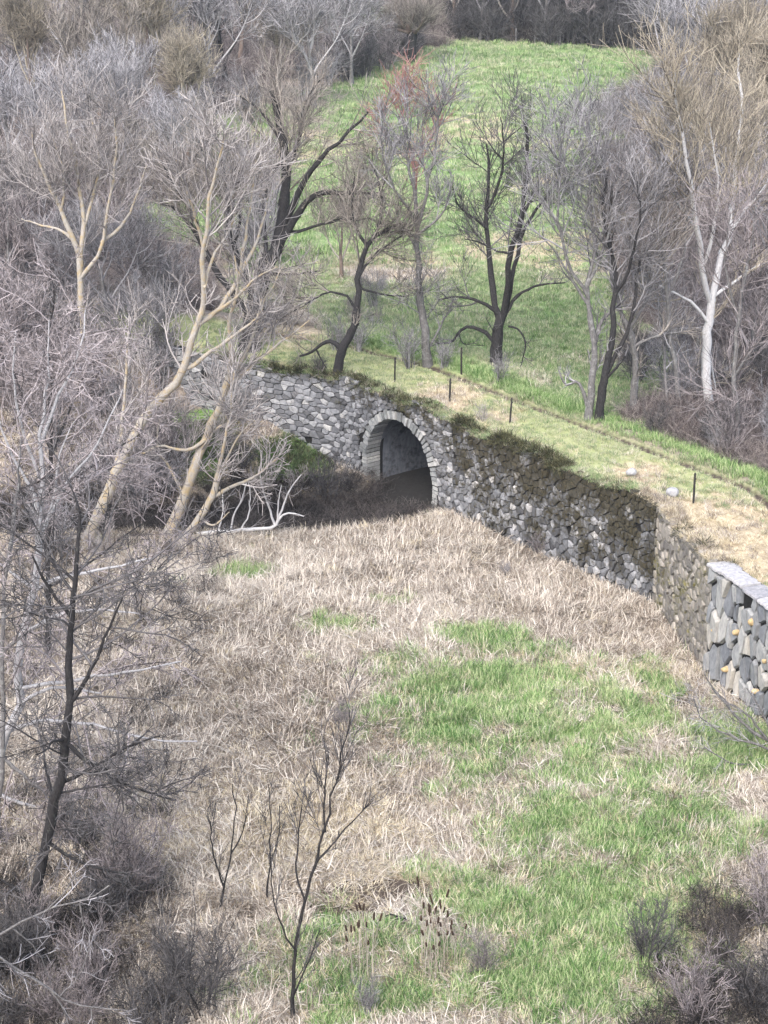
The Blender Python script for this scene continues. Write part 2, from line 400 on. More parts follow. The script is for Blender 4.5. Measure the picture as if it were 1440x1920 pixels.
def ground_material():
    m, nt, b = new_mat('ground_cover', 0.97, 0.1)
    p = wpos(nt)
    a = node(nt, 'ShaderNodeAttribute', attribute_name='cover_a'); bb = node(nt, 'ShaderNodeAttribute', attribute_name='cover_b')
    sa = nt.nodes.new('ShaderNodeSeparateColor'); nt.links.new(a.outputs['Color'], sa.inputs[0])
    sb = nt.nodes.new('ShaderNodeSeparateColor'); nt.links.new(bb.outputs['Color'], sb.inputs[0])
    nf = noise(nt, scaled(nt, p, (1, 0.6, 1)), 6, 6, 0.75)
    nm = noise(nt, p, 1.2, 5, 0.65)
    litter = ramp(nt, nf, [(0.3, (0.10, 0.08, 0.065)), (0.5, (0.27, 0.225, 0.185)), (0.7, (0.44, 0.38, 0.32))])
    straw = ramp(nt, nf, [(0.3, (0.24, 0.18, 0.12)), (0.55, (0.52, 0.43, 0.30)), (0.75, (0.68, 0.60, 0.46))])
    green = ramp(nt, nf, [(0.3, (0.07, 0.13, 0.03)), (0.5, (0.16, 0.29, 0.07)), (0.72, (0.30, 0.42, 0.15))])
    fieldg = ramp(nt, nf, [(0.3, (0.10, 0.17, 0.06)), (0.5, (0.21, 0.30, 0.12)), (0.72, (0.38, 0.42, 0.24))])
    pathc = ramp(nt, nf, [(0.3, (0.26, 0.30, 0.12)), (0.5, (0.38, 0.41, 0.20)), (0.72, (0.52, 0.49, 0.32))])
    green = mixc(nt, sb.outputs[1], green, fieldg)
    col = mixc(nt, sa.outputs[0], litter, green)
    col = mixc(nt, sa.outputs[2], col, pathc)
    f = ramp(nt, add(nt, add(nt, sb.outputs[0], nm), -0.35), [(0.3, (0, 0, 0)), (0.6, (1, 1, 1))])
    col = mixc(nt, f, col, straw)
    f = ramp(nt, add(nt, sa.outputs[1], add(nt, nm, 0.4, 'MULTIPLY')), [(0.5, (0, 0, 0)), (0.8, (1, 1, 1))])
    col = mixc(nt, f, col, ramp(nt, nf, [(0.3, (0.05, 0.04, 0.033)), (0.7, (0.14, 0.11, 0.09))]))
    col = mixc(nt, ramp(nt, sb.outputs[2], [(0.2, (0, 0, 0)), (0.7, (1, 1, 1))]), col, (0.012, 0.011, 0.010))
    nt.links.new(col, b.inputs['Base Color'])
    bump(nt, b, nf, 0.8, 0.12)
    return m
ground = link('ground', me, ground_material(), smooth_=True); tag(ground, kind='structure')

# ------------------------------------------------------------------ stone walls
def clip_poly(P, nrm, c):
    """keep the side where p.n <= c"""
    out = []
    for i in range(len(P)):
        a, b = P[i], P[(i+1) % len(P)]
        da, db = a[0]*nrm[0]+a[1]*nrm[1]-c, b[0]*nrm[0]+b[1]*nrm[1]-c
        if da <= 0: out.append(a)
        if da*db < 0:
            t = da/(da-db); out.append((a[0]+(b[0]-a[0])*t, a[1]+(b[1]-a[1])*t))
    return out
def cells(s0, s1, z0f, z1f, w, h, gap, jit=0.32, arch=None, rs=None):
    """irregular rubble: jittered staggered seeds, Voronoi cells shrunk by the joint"""
    rs = rs or random.Random(3)
    rows = int(7.5/h)+2; cols = int((s1-s0)/w)+3
    seeds = []
    for r in range(-2, rows):
        for c in range(-1, cols):
            if rs.random() < 0.13: continue
            seeds.append((r, c, s0+(c+0.5*(r % 2)+rs.uniform(-jit, jit)*1.25)*w, -1.6+(r+0.5+rs.uniform(-jit, jit)*0.9)*h))
    A = np.array([(q[2], q[3]) for q in seeds]); out = []
    for k, (r, c, x, z) in enumerate(seeds):
        if x < s0-w*0.6 or x > s1+w*0.6: continue
        if z < z0f(x)-0.35 or z > z1f(x)+0.1: continue
        if rs.random() < 0.012: continue
        P = [(x-2*w, z-2*h), (x+2*w, z-2*h), (x+2*w, z+2*h), (x-2*w, z+2*h)]
        dist = ((A[:, 0]-x)/w)**2+((A[:, 1]-z)/h)**2
        near = np.argsort(dist)[1:14]
        for j in near:
            # the metric is scaled by the stone size, so cells keep its proportions
            ax, az = (A[j, 0]-x)/w**2, (A[j, 1]-z)/h**2
            L = math.hypot(ax, az)
            if L < 1e-9: continue
            mx, mz = (A[j, 0]+x)/2, (A[j, 1]+z)/2
            nr = (ax/L, az/L)
            P = clip_poly(P, nr, mx*nr[0]+mz*nr[1]-gap/2)
            if len(P) < 3: break
        if len(P) >= 3: P = clip_poly(P, (-1, 0), -s0)
        if len(P) >= 3: P = clip_poly(P, (1, 0), s1)
        if len(P) >= 3: P = clip_poly(P, (0, 1), z1f(x)+rs.uniform(-0.05, 0.06))
        if len(P) >= 3 and arch:
            ca, cz, cr = arch
            if z < cz:
                if abs(x-ca) < cr-0.05: continue
                sd_ = 1 if x > ca else -1
                P = clip_poly(P, (-sd_, 0), -sd_*(ca+sd_*(cr+gap/2)))
            else:
                L = math.hypot(x-ca, z-cz)
                if L < cr-0.02: continue
                nr = ((x-ca)/L, (z-cz)/L)
                P = clip_poly(P, (-nr[0], -nr[1]), -(ca*nr[0]+cz*nr[1]+cr+gap/2))
        if len(P) < 3: continue
        ar = 0.5*abs(sum(P[i][0]*P[(i+1) % len(P)][1]-P[(i+1) % len(P)][0]*P[i][1] for i in range(len(P))))
        if ar < 0.10*w*h: continue
        out.append(P)
    return out
def stone_geo(P, rs, proud=(0.03, 0.12), back=0.16, curve=0.3):
    """one squared rubble stone: back ring, shoulder ring, inset face ring, face centre; wall coordinates (s,z,d)"""
    n = len(P); cx = sum(p[0] for p in P)/n; cz = sum(p[1] for p in P)/n
    pr = rs.uniform(*proud); tx, tz = rs.uniform(-0.12, 0.12), rs.uniform(-0.12, 0.12)
    vv = []
    for f, dep in ((1.0, back), (1.0-0.03*rs.random(), -pr*0.45), (0.86, -pr)):
        for p in P:
            j = rs.uniform(-0.03, 0.03)
            x = cx+(p[0]-cx)*(f+j*(f < 1)); z = cz+(p[1]-cz)*(f+j*(f < 1))
            t = 0 if f == 1.0 and dep > 0 else (x-cx)*tx+(z-cz)*tz
            vv.append((x, z, dep+t+(rs.uniform(-.01, .01) if f < 1 else 0)))
    vv.append((cx+rs.uniform(-.03, .03), cz+rs.uniform(-.03, .03), -pr-rs.uniform(-0.015, 0.03)))
    ff = []
    for i in range(n):
        j = (i+1) % n
        ff += [(i, j, n+j), (i, n+j, n+i), (n+i, n+j, 2*n+j), (n+i, 2*n+j, 2*n+i), (2*n+i, 2*n+j, 3*n)]
    return vv, ff
def to_world(vv):
    out = []
    for s, z, d in vv:
        q = wall_xy(s, d); out.append((q[0], q[1], z))
    return out
def build_stones(Ps, mat, parent, rs, limit, name='stone', key=None, **kw):
    """the largest-shown stones as parts, the rest joined into one part of kind stuff"""
    if key: Ps = sorted(Ps, key=key)
    V, F = [], []
    for i, P in enumerate(Ps):
        vv, ff = stone_geo(P, rs, **kw); vv = to_world(vv)
        mt = mat(P) if callable(mat) else mat
        if i < limit:
            # turned so that faces point out
            me = bpy.data.meshes.new(name); me.from_pydata(vv, [], ff); me.update()
            link(name, me, mt, parent)
        else:
            o = len(V); V += vv; F += [(a+o, b+o, c+o) for a, b, c in ff]
    if V:
        me = bpy.data.meshes.new('small_stones'); me.from_pydata(V, [], F); me.update()
        o = link('small_stones', me, mat(Ps[0]) if callable(mat) else mat, parent); tag(o, kind='stuff')
def core_geo(name, s0, s1, z0f, z1f, mat, parent, thick=0.6, arch=None, step=0.22, face=0.0, relief=0.02):
    """the wall body behind the face stones, with the arch opening cut out"""
    V, F = [], []
    n = max(2, int((s1-s0)/step)); S = [s0+(s1-s0)*i/n for i in range(n+1)]
    rs = random.Random(5)
    def bot(s):
        b = z0f(s)-0.6
        if arch:
            ca, cz, cr = arch
            if abs(s-ca) < cr: b = max(b, cz+math.sqrt(cr*cr-(s-ca)**2))
        return b
    if arch: S = sorted(set(S+[arch[0]-arch[2]+1e-4, arch[0]+arch[2]-1e-4, arch[0]-arch[2]-1e-4, arch[0]+arch[2]+1e-4]))
    rows = 12
    for s in S:
        b, t = bot(s), z1f(s)-0.03
        for r in range(rows+1):
            q = wall_xy(s, face+rs.uniform(-relief, relief)); V.append((q[0], q[1], b+(t-b)*r/rows))
        for r in range(2):
            q = wall_xy(s, thick); V.append((q[0], q[1], t if r == 0 else b))
    m = rows+3
    for i in range(len(S)-1):
        a, c = i*m, (i+1)*m
        for r in range(rows+2): F.append((a+r, c+r, c+r+1, a+r+1))
        F.append((a+rows+2, c+rows+2, c, a))
    for a in (0, (len(S)-1)*m): F.append(tuple(range(a, a+m)))
    me = bpy.data.meshes.new(name); me.from_pydata(V, [], F); me.update()
    return link(name, me, mat, parent)
def base_z(s):
    q = wall_xy(s, -0.25); return float(terrain(np.array([q[0]]), np.array([q[1]]))[0])-0.1
_bz = {}
def z0f(s):
    k = round(s*2)/2
    if k not in _bz: _bz[k] = base_z(k)
    return _bz[k]
z1f = lambda s: float(wall_top(s))

ARCH_C, ARCH_Z, ARCH_R = (S_ARCH_L+S_ARCH_R)/2, 0.85, (S_ARCH_R-S_ARCH_L)/2-0.15
RING = 0.42
sA, sB = S_ARCH_L-1.6, S_ARCH_R+1.3

rs = random.Random(21)
# --- the left run
w1 = empty('rubble_wall', (*wall_xy((SC[1]+sA)/2), 0.5))
tag(w1, 'pale grey rubble wall left of the arch, running out behind the leaning trees', 'stone wall')
off = lambda e: e
def reparent_world(e):
    """children were built in world coordinates: cancel the empty's own offset"""
    for ch in e.children: ch.matrix_parent_inverse = e.matrix_basis.inverted()
top_left = lambda s: z1f(s)-0.25
core_geo('wall_core', SC[1], sA, z0f, top_left, M_CORE, w1)
Ps = cells(SC[1], sA, z0f, top_left, 0.46, 0.25, 0.03, rs=random.Random(31))
build_stones(Ps, M_STONE_LEFT, w1, rs, 300, key=lambda P: -P[0][0])
# --- the bridge
br = empty('stone_bridge', (*wall_xy(ARCH_C), -0.9))
tag(br, 'old stone arch bridge over the dark ditch, with a ring of thin pale arch stones', 'bridge')
core_geo('wall_core', sA, sB, z0f, z1f, M_CORE, br, thick=0.95, arch=(ARCH_C, ARCH_Z, ARCH_R+0.03), step=0.12)
Ps = cells(sA, sB, z0f, z1f, 0.31, 0.24, 0.025, arch=(ARCH_C, ARCH_Z, ARCH_R+RING), rs=random.Random(33))
build_stones(Ps, M_STONE_BRIDGE, br, rs, 300)
# voussoirs: thin slabs set on edge round the arch, and the jambs below
def voussoirs():
    a0 = math.radians(-2); n = 38
    for i in range(n):
        t0 = a0+(math.pi-2*a0)*i/n; t1 = a0+(math.pi-2*a0)*(i+rs.uniform(0.62, 0.86))/n
        r0 = ARCH_R-0.02+rs.uniform(-.02, .02); r1 = ARCH_R+RING*rs.uniform(0.78, 1.12)
        pr = rs.uniform(0.04, 0.15)
        P = [(r0, t0), (r1, t0), (r1, t1), (r0, t1)]
        V = []
        for d in (-pr, 0.75):
            for r, t in P: V.append((ARCH_C+r*math.cos(t), ARCH_Z+r*math.sin(t), d+rs.uniform(-.015, .015)))
        F = [(0, 1, 2, 3), (4, 7, 6, 5), (0, 4, 5, 1), (1, 5, 6, 2), (2, 6, 7, 3), (3, 7, 4, 0)]
        me = bpy.data.meshes.new('arch_stone'); me.from_pydata(to_world(V), [], F); me.update()
        link('arch_stone', me, M_VOUSSOIR, br)
    for side in (-1, 1):
        z = -1.5
        while z < ARCH_Z-0.08:
            h = rs.uniform(0.13, 0.24); wd = RING*rs.uniform(0.7, 1.2); pr = rs.uniform(.03, .12)
            z2 = min(z+h, ARCH_Z-0.06)
            s_a = ARCH_C+side*(ARCH_R-0.02); s_b = s_a+side*wd
            V = [(s, zz, d) for d in (-pr, 0.75) for s, zz in ((s_a, z), (s_b, z), (s_b, z2-.03), (s_a, z2-.03))]
            F = [(0, 1, 2, 3), (4, 7, 6, 5), (0, 4, 5, 1), (1, 5, 6, 2), (2, 6, 7, 3), (3, 7, 4, 0)]
            me = bpy.data.meshes.new('jamb_stone'); me.from_pydata(to_world(V), [], F); me.update()
            link('jamb_stone', me, M_VOUSSOIR, br)
            z += h
voussoirs()
def vault():
    prof = [(-ARCH_R-0.0, -1.7), (-ARCH_R, -0.8), (-ARCH_R, 0.1)]
    prof += [(-ARCH_R*math.cos(t), ARCH_Z+ARCH_R*math.sin(t)) for t in np.linspace(0, math.pi, 29)]
    prof += [(ARCH_R, 0.1), (ARCH_R, -0.8), (ARCH_R, -1.7)]
    V = []; D = np.linspace(0.6, 8.2, 34)
    for d in D:
        for x, z in prof:
            j = 0.07*(float(fbm(np.array([z*2.5+x]), np.array([d*2.2]), 77)[0])-0.5)
            L = math.hypot(x, max(z-ARCH_Z, 0)) or 1
            V.append((ARCH_C+x*(1+0.01+j/L), (z if z < ARCH_Z else ARCH_Z+(z-ARCH_Z)*(1+0.01+j/L)), d))
    m = len(prof); F = [(i*m+k, i*m+k+1, (i+1)*m+k+1, (i+1)*m+k) for i in range(len(D)-1) for k in range(m-1)]
    # the outlet end is lost in the dark: a closing wall of earth
    F.append(tuple(range((len(D)-1)*m, len(D)*m)))
    W = []
    u = SEG[6]/SL[6]; nrm = np.array([-u[1], u[0]])
    for s, z, d in V:
        q = WL[6]+u*(s-SC[6])+nrm*d; W.append((q[0], q[1], z))
    me = bpy.data.meshes.new('vault'); me.from_pydata(W, [], F); me.update()
    link('vault', me, M_VAULT, br, smooth_=True)
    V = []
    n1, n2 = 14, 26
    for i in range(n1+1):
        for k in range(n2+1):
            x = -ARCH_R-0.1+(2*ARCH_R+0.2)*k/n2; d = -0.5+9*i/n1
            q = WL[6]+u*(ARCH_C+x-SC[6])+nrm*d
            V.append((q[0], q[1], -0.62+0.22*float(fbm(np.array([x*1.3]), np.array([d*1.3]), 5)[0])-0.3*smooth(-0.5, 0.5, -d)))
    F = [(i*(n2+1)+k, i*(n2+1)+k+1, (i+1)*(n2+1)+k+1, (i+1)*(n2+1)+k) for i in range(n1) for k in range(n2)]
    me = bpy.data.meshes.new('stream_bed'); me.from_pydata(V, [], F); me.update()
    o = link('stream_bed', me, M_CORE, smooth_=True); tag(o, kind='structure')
vault()
# --- long mossy run
w2 = empty('mossy_wall', (*wall_xy((sB+S_CORN)/2), 0))
tag(w2, 'long mossy drystone wall right of the arch, holding up the grassy path', 'stone wall')
core_geo('wall_core', sB, S_CORN, z0f, z1f, M_CORE, w2)
Ps = cells(sB, S_CORN, z0f, z1f, 0.28, 0.31, 0.028, rs=random.Random(35))
build_stones(Ps, M_STONE_OLD, w2, rs, 300, key=lambda P: -P[0][0], proud=(0.03, 0.17))
# --- mortared return
w3 = empty('mortared_wall', (*wall_xy((S_CORN+S_MORT)/2), 0))
tag(w3, 'weathered mortared wall stretch between the mossy wall and the newer grey wall, streaked ochre', 'stone wall')
core_geo('wall_core', S_CORN, S_MORT, z0f, z1f, M_MORTAR, w3, face=-0.03, relief=0.04)
Ps = cells(S_CORN, S_MORT-0.05, z0f, z1f, 0.42, 0.36, 0.09, rs=random.Random(36))
build_stones(Ps, M_MORTAR_STONE, w3, rs, 300, proud=(0.04, 0.12))
# --- newer wall with big slabs
w4 = empty('slab_wall', (*wall_xy(S_NEW), 0))
tag(w4, 'newer wall of big upright grey slabs with a pale coping, at the right edge', 'stone wall')
S_END = S_NEW+9.0
nt1 = lambda s: 4.62
core_geo('wall_core', S_MORT, S_END, z0f, nt1, M_CORE, w4, face=-0.08, thick=0.75)
Ps = cells(S_MORT, S_END, z0f, lambda s: 4.5, 0.40, 0.92, 0.07, rs=random.Random(38), jit=0.36)
build_stones(Ps, M_STONE_NEW, w4, rs, 300, proud=(0.14, 0.30))
def lump(name, loc, r, mat, parent=None, sq=(1, 1, 0.8), seed=1, world=False):
    """rounded field stone: icosphere pushed about"""
    import bmesh
    bm = bmesh.new(); bmesh.ops.create_icosphere(bm, subdivisions=2, radius=1)
    q = random.Random(seed); ax = [(Vector((q.gauss(0, 1), q.gauss(0, 1), q.gauss(0, 1))).normalized(), q.uniform(0.72, 0.95)) for _ in range(9)]
    for v in bm.verts:
        for a, c in ax:
            dd = v.co.dot(a)
            if dd > c: v.co -= a*(dd-c)
        v.co = Vector((v.co.x*sq[0]*r, v.co.y*sq[1]*r, v.co.z*sq[2]*r))
    me = bpy.data.meshes.new(name); bm.to_mesh(me); bm.free()
    if world:
        for v in me.vertices: v.co = v.co+Vector(loc)
        o = link(name, me, mat, parent)
    else:
        o = link(name, me, mat, parent); o.location = loc
    return o
for i, (px, py) in enumerate([(1339, 1182), (1380, 1186), (1362, 1255), (1434, 1240), (1416, 1296), (1412, 1166)]):
    # small ochre stones wedged in the joints
    best = None
    for s in np.linspace(S_MORT, S_END, 160):
        q = wall_xy(s, -0.22); pz = at_y(px, py, q[1])
        e = abs(pz[0]-q[0])
        if best is None or e < best[0]: best = (e, q, pz[2])
    q = best[1]
    lump('ochre_stone', (q[0], q[1], float(best[2])), 0.10+0.04*(i % 3), M_OCHRE, w4, (1.2, 0.8, 0.8+.15*(i % 2)), 40+i, world=True)
def coping():
    r2 = random.Random(9); s0 = S_MORT-0.02
    while s0 < S_END:
        s1 = min(s0+r2.uniform(0.55, 1.15), S_END); V = []; S = np.linspace(s0, s1-0.025, 6); h = r2.uniform(-.025, .03); fr0 = -0.24+r2.uniform(-.06, .06); w0 = 0.62+r2.uniform(-.05, .1)
        for s in S:
            fr = fr0+r2.uniform(-.05, .05); w_ = w0+r2.uniform(-.03, .03)
            for d, z in ((fr, 4.60), (fr+0.01, 4.68), (fr+.06, 4.71), (w_*0.5, 4.73+r2.uniform(-.015, .02)), (w_, 4.70), (w_, 4.45), (fr+.1, 4.56)):
                q = wall_xy(s, d); V.append((q[0], q[1], z+h+r2.uniform(-.015, .015)))
        m = 7; F = [(i*m+k, (i+1)*m+k, (i+1)*m+(k+1) % m, i*m+(k+1) % m) for i in range(5) for k in range(m)]
        F += [tuple(range(m)), tuple(5*m+k for k in range(m-1, -1, -1))]
        me = bpy.data.meshes.new('coping_stone'); me.from_pydata(V, [], F); me.update()
        link('coping_stone', me, M_COPING, w4); s0 = s1
coping()
bpy.context.view_layer.update()
for e in (w1, br, w2, w3, w4): reparent_world(e)

# two rounded pale stones on the wall head
for i, (px, py, r, lab) in enumerate([(1260, 925, 0.23, 'rounded grey stone standing on the wall head nearest the corner'),
                                      (1183, 886, 0.20, 'small whitish stone at the path edge, further from the corner')]):
    p = ground_px(px, py+7)
    o = lump('boulder', (p[0], p[1], p[2]+r*0.95), r*1.1, M_WHITE_STONE, None, (1.1, 1, 0.9), 3+i); tag(o, lab, 'stone')

# ------------------------------------------------------------------ trees
def unit(v): return v/(np.linalg.norm(v, axis=-1, keepdims=True)+1e-9)
def tubes(P, R, sides):
    N, k, _ = P.shape
    T = np.empty_like(P); T[:, 1:-1] = P[:, 2:]-P[:, :-2]; T[:, 0] = P[:, 1]-P[:, 0]; T[:, -1] = P[:, -1]-P[:, -2]
    T = unit(T)
    ref = unit(rng.normal(size=(N, 1, 3)))
    m = unit(P[:, -1:]-P[:, :1]); ref = unit(ref-(ref*m).sum(-1, keepdims=True)*m)
    U = unit(np.cross(T, ref)); W = np.cross(T, U)
    a = np.arange(sides)*2*math.pi/sides
    V = P[:, :, None]+R[:, :, None, None]*(np.cos(a)[:, None]*U[:, :, None]+np.sin(a)[:, None]*W[:, :, None])
    base = (np.arange(N)*k*sides)[:, None, None]+(np.arange(k-1)*sides)[None, :, None]
    j = np.arange(sides)[None, None]; j2 = (j+1) % sides
    F = np.stack([base+j, base+j2, base+sides+j2, base+sides+j], -1).reshape(-1, 4)
    return V.reshape(-1, 3), F
def join(parts):
    Vs, Fs, o = [], [], 0
    for v, f in parts: Vs.append(v); Fs.append(f+o); o += len(v)
    return np.concatenate(Vs), np.concatenate(Fs)
def resample(pts, k):
    pts = np.asarray(pts, float); L = np.concatenate([[0], np.cumsum(np.linalg.norm(np.diff(pts[:, :3], axis=0), axis=1))])
    # smooth path through the traced points (Catmull-Rom)
    t = np.linspace(0, L[-1], k); out = []
    for x in t:
        i = int(np.clip(np.searchsorted(L, x)-1, 0, len(pts)-2)); f = (x-L[i])/(L[i+1]-L[i]+1e-9)
        p0, p1, p2, p3 = pts[max(i-1, 0)], pts[i], pts[i+1], pts[min(i+2, len(pts)-1)]
        out.append(0.5*((2*p1)+(-p0+p2)*f+(2*p0-5*p1+4*p2-p3)*f*f+(-p0+3*p1-3*p2+p3)*f**3))
    return np.array(out)
def sprout(P, R, n, length, lo=0.2, hi=1.0, angle=(25, 60), up=0.5, wander=0.25, k=4, rmax=0.05, rtip=0.004, taper=0.4, keep=None):
    """n children on parents P; returns child polylines and radii"""
    N, kk, _ = P.shape
    L = np.linalg.norm(np.diff(P, axis=1), axis=-1).sum(1)
    w = L/L.sum() if keep is None else L*keep/(L*keep).sum()
    pi = rng.choice(N, n, p=w); t = lo+(hi-lo)*rng.random(n)**0.85
    f = t*(kk-1); i = np.minimum(f.astype(int), kk-2); fr = (f-i)[:, None]
    o = P[pi, i]*(1-fr)+P[pi, i+1]*fr
    T = unit(P[pi, i+1]-P[pi, i]); pr = R[pi, i]*(1-fr[:, 0])+R[pi, i+1]*fr[:, 0]
    q = rng.normal(size=(n, 3)); q = unit(q-(q*T).sum(-1, keepdims=True)*T)
    a = np.radians(rng.uniform(*angle, size=n))[:, None]
    d = unit(np.cos(a)*T+np.sin(a)*q)
    ln = length*rng.uniform(0.55, 1.35, n)*(1-taper*t)*np.clip(L[pi]/np.median(L), 0.45, 1.6)
    C = np.empty((n, k, 3)); C[:, 0] = o
    for j in range(1, k):
        d = unit(d+np.array([0, 0, up])/k+wander*rng.normal(size=(n, 3))/math.sqrt(k))
        C[:, j] = C[:, j-1]+d*(ln/(k-1))[:, None]
    r0 = np.minimum(pr*0.75, rmax*rng.uniform(0.6, 1.1, n))
    r0 = np.maximum(r0, rtip*1.3)
    RR = r0[:, None]*(1-np.linspace(0, 1, k)[None])+rtip*np.linspace(0, 1, k)[None]
    return C, RR
def crown(P, R, spec):
    """spec: list of sprout() settings, one per order; each order grows on the one before (and a little on the older wood)"""
    parts = []; cur, cr = P, R
    for i, s in enumerate(spec):
        s = dict(s); sides = s.pop('sides', 3); n = s.pop('n')
        C, RR = sprout(cur, cr, n, **s)
        parts.append(tubes(C, RR, sides))
        cur, cr = C, RR
    return join(parts)
TREES = []
def hero(name, label, cat, base, limbs, spec, bark_m, twig_m, group=None, depth=0.35, k=12, seed=1, sides=8, plane=None, trunk_name='trunk'):
    """a tree whose main limbs follow traced lines; limbs lean towards or away from the viewer by random amounts.
    limbs: (r0px, r1px, [(px,py)...]) with the first as the trunk"""
    rr = random.Random(seed)
    b = ground_px(*base) if plane is None else None
    Yb = b[1] if plane is None else plane
    if plane is not None:
        q = at_y(base[0], base[1], plane); zg = float(terrain(np.array([q[0]]), np.array([plane]))[0])
        b = np.array([q[0], plane, zg])
    e = empty(name, tuple(b))
    allP, allR = [], []; trunkdep = {}
    for li, (r0, r1, pts) in enumerate(limbs):
        pts = list(pts)
        n = len(pts)
        # a limb that starts on an earlier limb starts at that limb's depth there
        dep0 = 0.0
        if li:
            best = 1e9
            for key, dv in trunkdep.items():
                dd = math.hypot(key[0]-pts[0][0], key[1]-pts[0][1])
                if dd < best: best = dd; dep0 = dv
        W = []; acc = 0; slope = rr.uniform(-depth, depth) if li else rr.uniform(-0.08, 0.08)
        lastp = None
        D0 = Yb*CP+SP*(CAMZ-b[2])
        for i, (x, y) in enumerate(pts):
            if lastp: acc += math.hypot(x-lastp[0], y-lastp[1])*D0/FPX
            lastp = (x, y)
            Y = Yb+dep0+slope*acc
            trunkdep[(x, y)] = dep0+slope*acc
            W.append(at_y(x, y, Y))
        W = np.array(W)
        if li == 0 and cat != 'branch': W[0, 2] = min(W[0, 2], b[2]-0.25)
        P = resample(W, k)
        # natural wobble
        amp = 0.35*np.linalg.norm(P[1]-P[0])
        P[1:-1] += rng.normal(size=(k-2, 3))*amp*0.22
        f = np.linspace(0, 1, k)
        sc = D0/FPX
        R = (r0*(1-f)+r1*f)*sc*0.88
        if li == 0: R = R*(1+0.45*np.exp(-f*14))
        R *= 1+0.06*rng.normal(size=k)
        allP.append(P); allR.append(R)
        v, fc = tubes(P[None], R[None], sides)
        me = mesh_np(trunk_name if li == 0 else 'limb', v-b, fc)
        o = link(trunk_name if li == 0 else 'limb', me, bark_m, e, True)
    P = np.array(allP); R = np.array(allR)
    keep = np.ones(len(P)); keep[0] = 0.35
    sp = [dict(s) for s in spec]; sp[0]['keep'] = keep
    v, fc = crown(P, R, sp)
    link('crown', mesh_np('crown', v-b, fc), twig_m, e)
    tag(e, label, cat, group); TREES.append(e)
    return e
def spec(n1, n2, n3, l1=2.2, l2=1.1, l3=0.6, up=0.7, lo=0.35, rmax=0.045, tip=0.006, wander=0.17, angle=(18, 52)):
    l1, l2, l3, lo, up, n1, n2, n3, tip = l1*1.1, l2*1.15, l3*1.3, lo*0.85, up*1.0, int(n1*1.0), int(n2*.75), int(n3*.42), tip*1.4
    up *= 0.75; wander = 0.24; angle = (24, 60)
    return [dict(n=n1, length=l1, taper=.62, lo=lo, up=up, rmax=rmax, k=6, rtip=tip*1.6, wander=wander, angle=angle, sides=4),
            dict(n=n2, length=l2, lo=0.15, up=up, rmax=rmax*0.5, k=4, rtip=tip*1.2, wander=wander, angle=angle),
            dict(n=n3, length=l3, lo=0.1, up=up*0.8, rmax=rmax*0.3, k=3, rtip=tip, wander=wander, angle=angle)]

# dark forked tree in the field
hero('field_tree', 'dark two-stemmed bare tree in the green field, standing clear behind the fence stakes', 'tree', (930, 684),
     [(14, 10, [(930, 690), (931, 650), (934, 620), (941, 590)]),
      (8, 2, [(938, 600), (926, 560), (917, 500), (913, 440), (912, 380), (918, 320), (912, 270)]),
      (4, 1, [(913, 390), (935, 345), (945, 290), (938, 220)]),
      (8, 3, [(944, 592), (950, 540), (957, 480), (975, 420), (985, 360), (990, 300), (985, 230)]),
      (6, 2.5, [(946, 590), (960, 520), (972, 465), (984, 400), (1010, 340)]),
      (4, 1, [(975, 450), (1000, 400), (1045, 340), (1060, 290)]),
      (4, 1.2, [(950, 585), (970, 555), (1010, 535), (1060, 530)]),
      (4.5, 1.5, [(936, 592), (910, 570), (880, 560), (850, 557), (822, 562)]),
      (5, 1.5, [(927, 640), (908, 622), (882, 613), (862, 620), (845, 642), (815, 643)]),
      (3, 1, [(914, 430), (890, 410), (860, 385), (845, 340)]),
      (3, 1, [(957, 475), (930, 470), (900, 455), (870, 448)]),
      (2.5, 1, [(953, 612), (975, 620), (985, 650), (975, 690)])],
     spec(75, 600, 4200, 2.0, 1.1, 0.6, lo=0.35), B_DARK, T_DARK, seed=2)
# slim tree on the far verge
hero('slim_tree', 'slim grey tree beside the far path edge with reddish upper twigs', 'tree', (803, 684),
     [(10, 4, [(803, 692), (800, 640), (796, 600), (788, 560), (784, 480), (781, 415)]),
      (4, 1, [(781, 420), (775, 350), (760, 280), (765, 200), (760, 150)]),
      (4, 1, [(782, 430), (800, 360), (815, 280), (825, 200), (835, 170)]),
      (3, 1, [(806, 650), (822, 620), (840, 585), (850, 560)]),
      (3, 1, [(783, 470), (760, 430), (725, 400), (700, 360)]),
      (3, 1, [(782, 440), (830, 400), (850, 330)]),
      (3, 1, [(781, 420), (740, 350), (715, 280), (720, 220)])],
     spec(70, 560, 4200, 1.9, 1.0, 0.55, lo=0.3), B_GREY, T_GREY, seed=3)
# reddish tree behind it
hero('red_twigged_tree', 'small tree with rust-red upper twigs in front of the far meadow', 'tree', (780, 470),
     [(6, 3, [(780, 474), (782, 420), (778, 350), (775, 290)]),
      (3, 1, [(776, 300), (760, 240), (750, 180), (755, 150)]),
      (3, 1, [(778, 320), (810, 260), (830, 190)]),
      (3, 1, [(778, 310), (735, 270), (715, 210)])],
     spec(45, 300, 1800, 1.8, 1.1, 0.7, lo=0.5, tip=0.009), B_GREY, T_RED, seed=4)
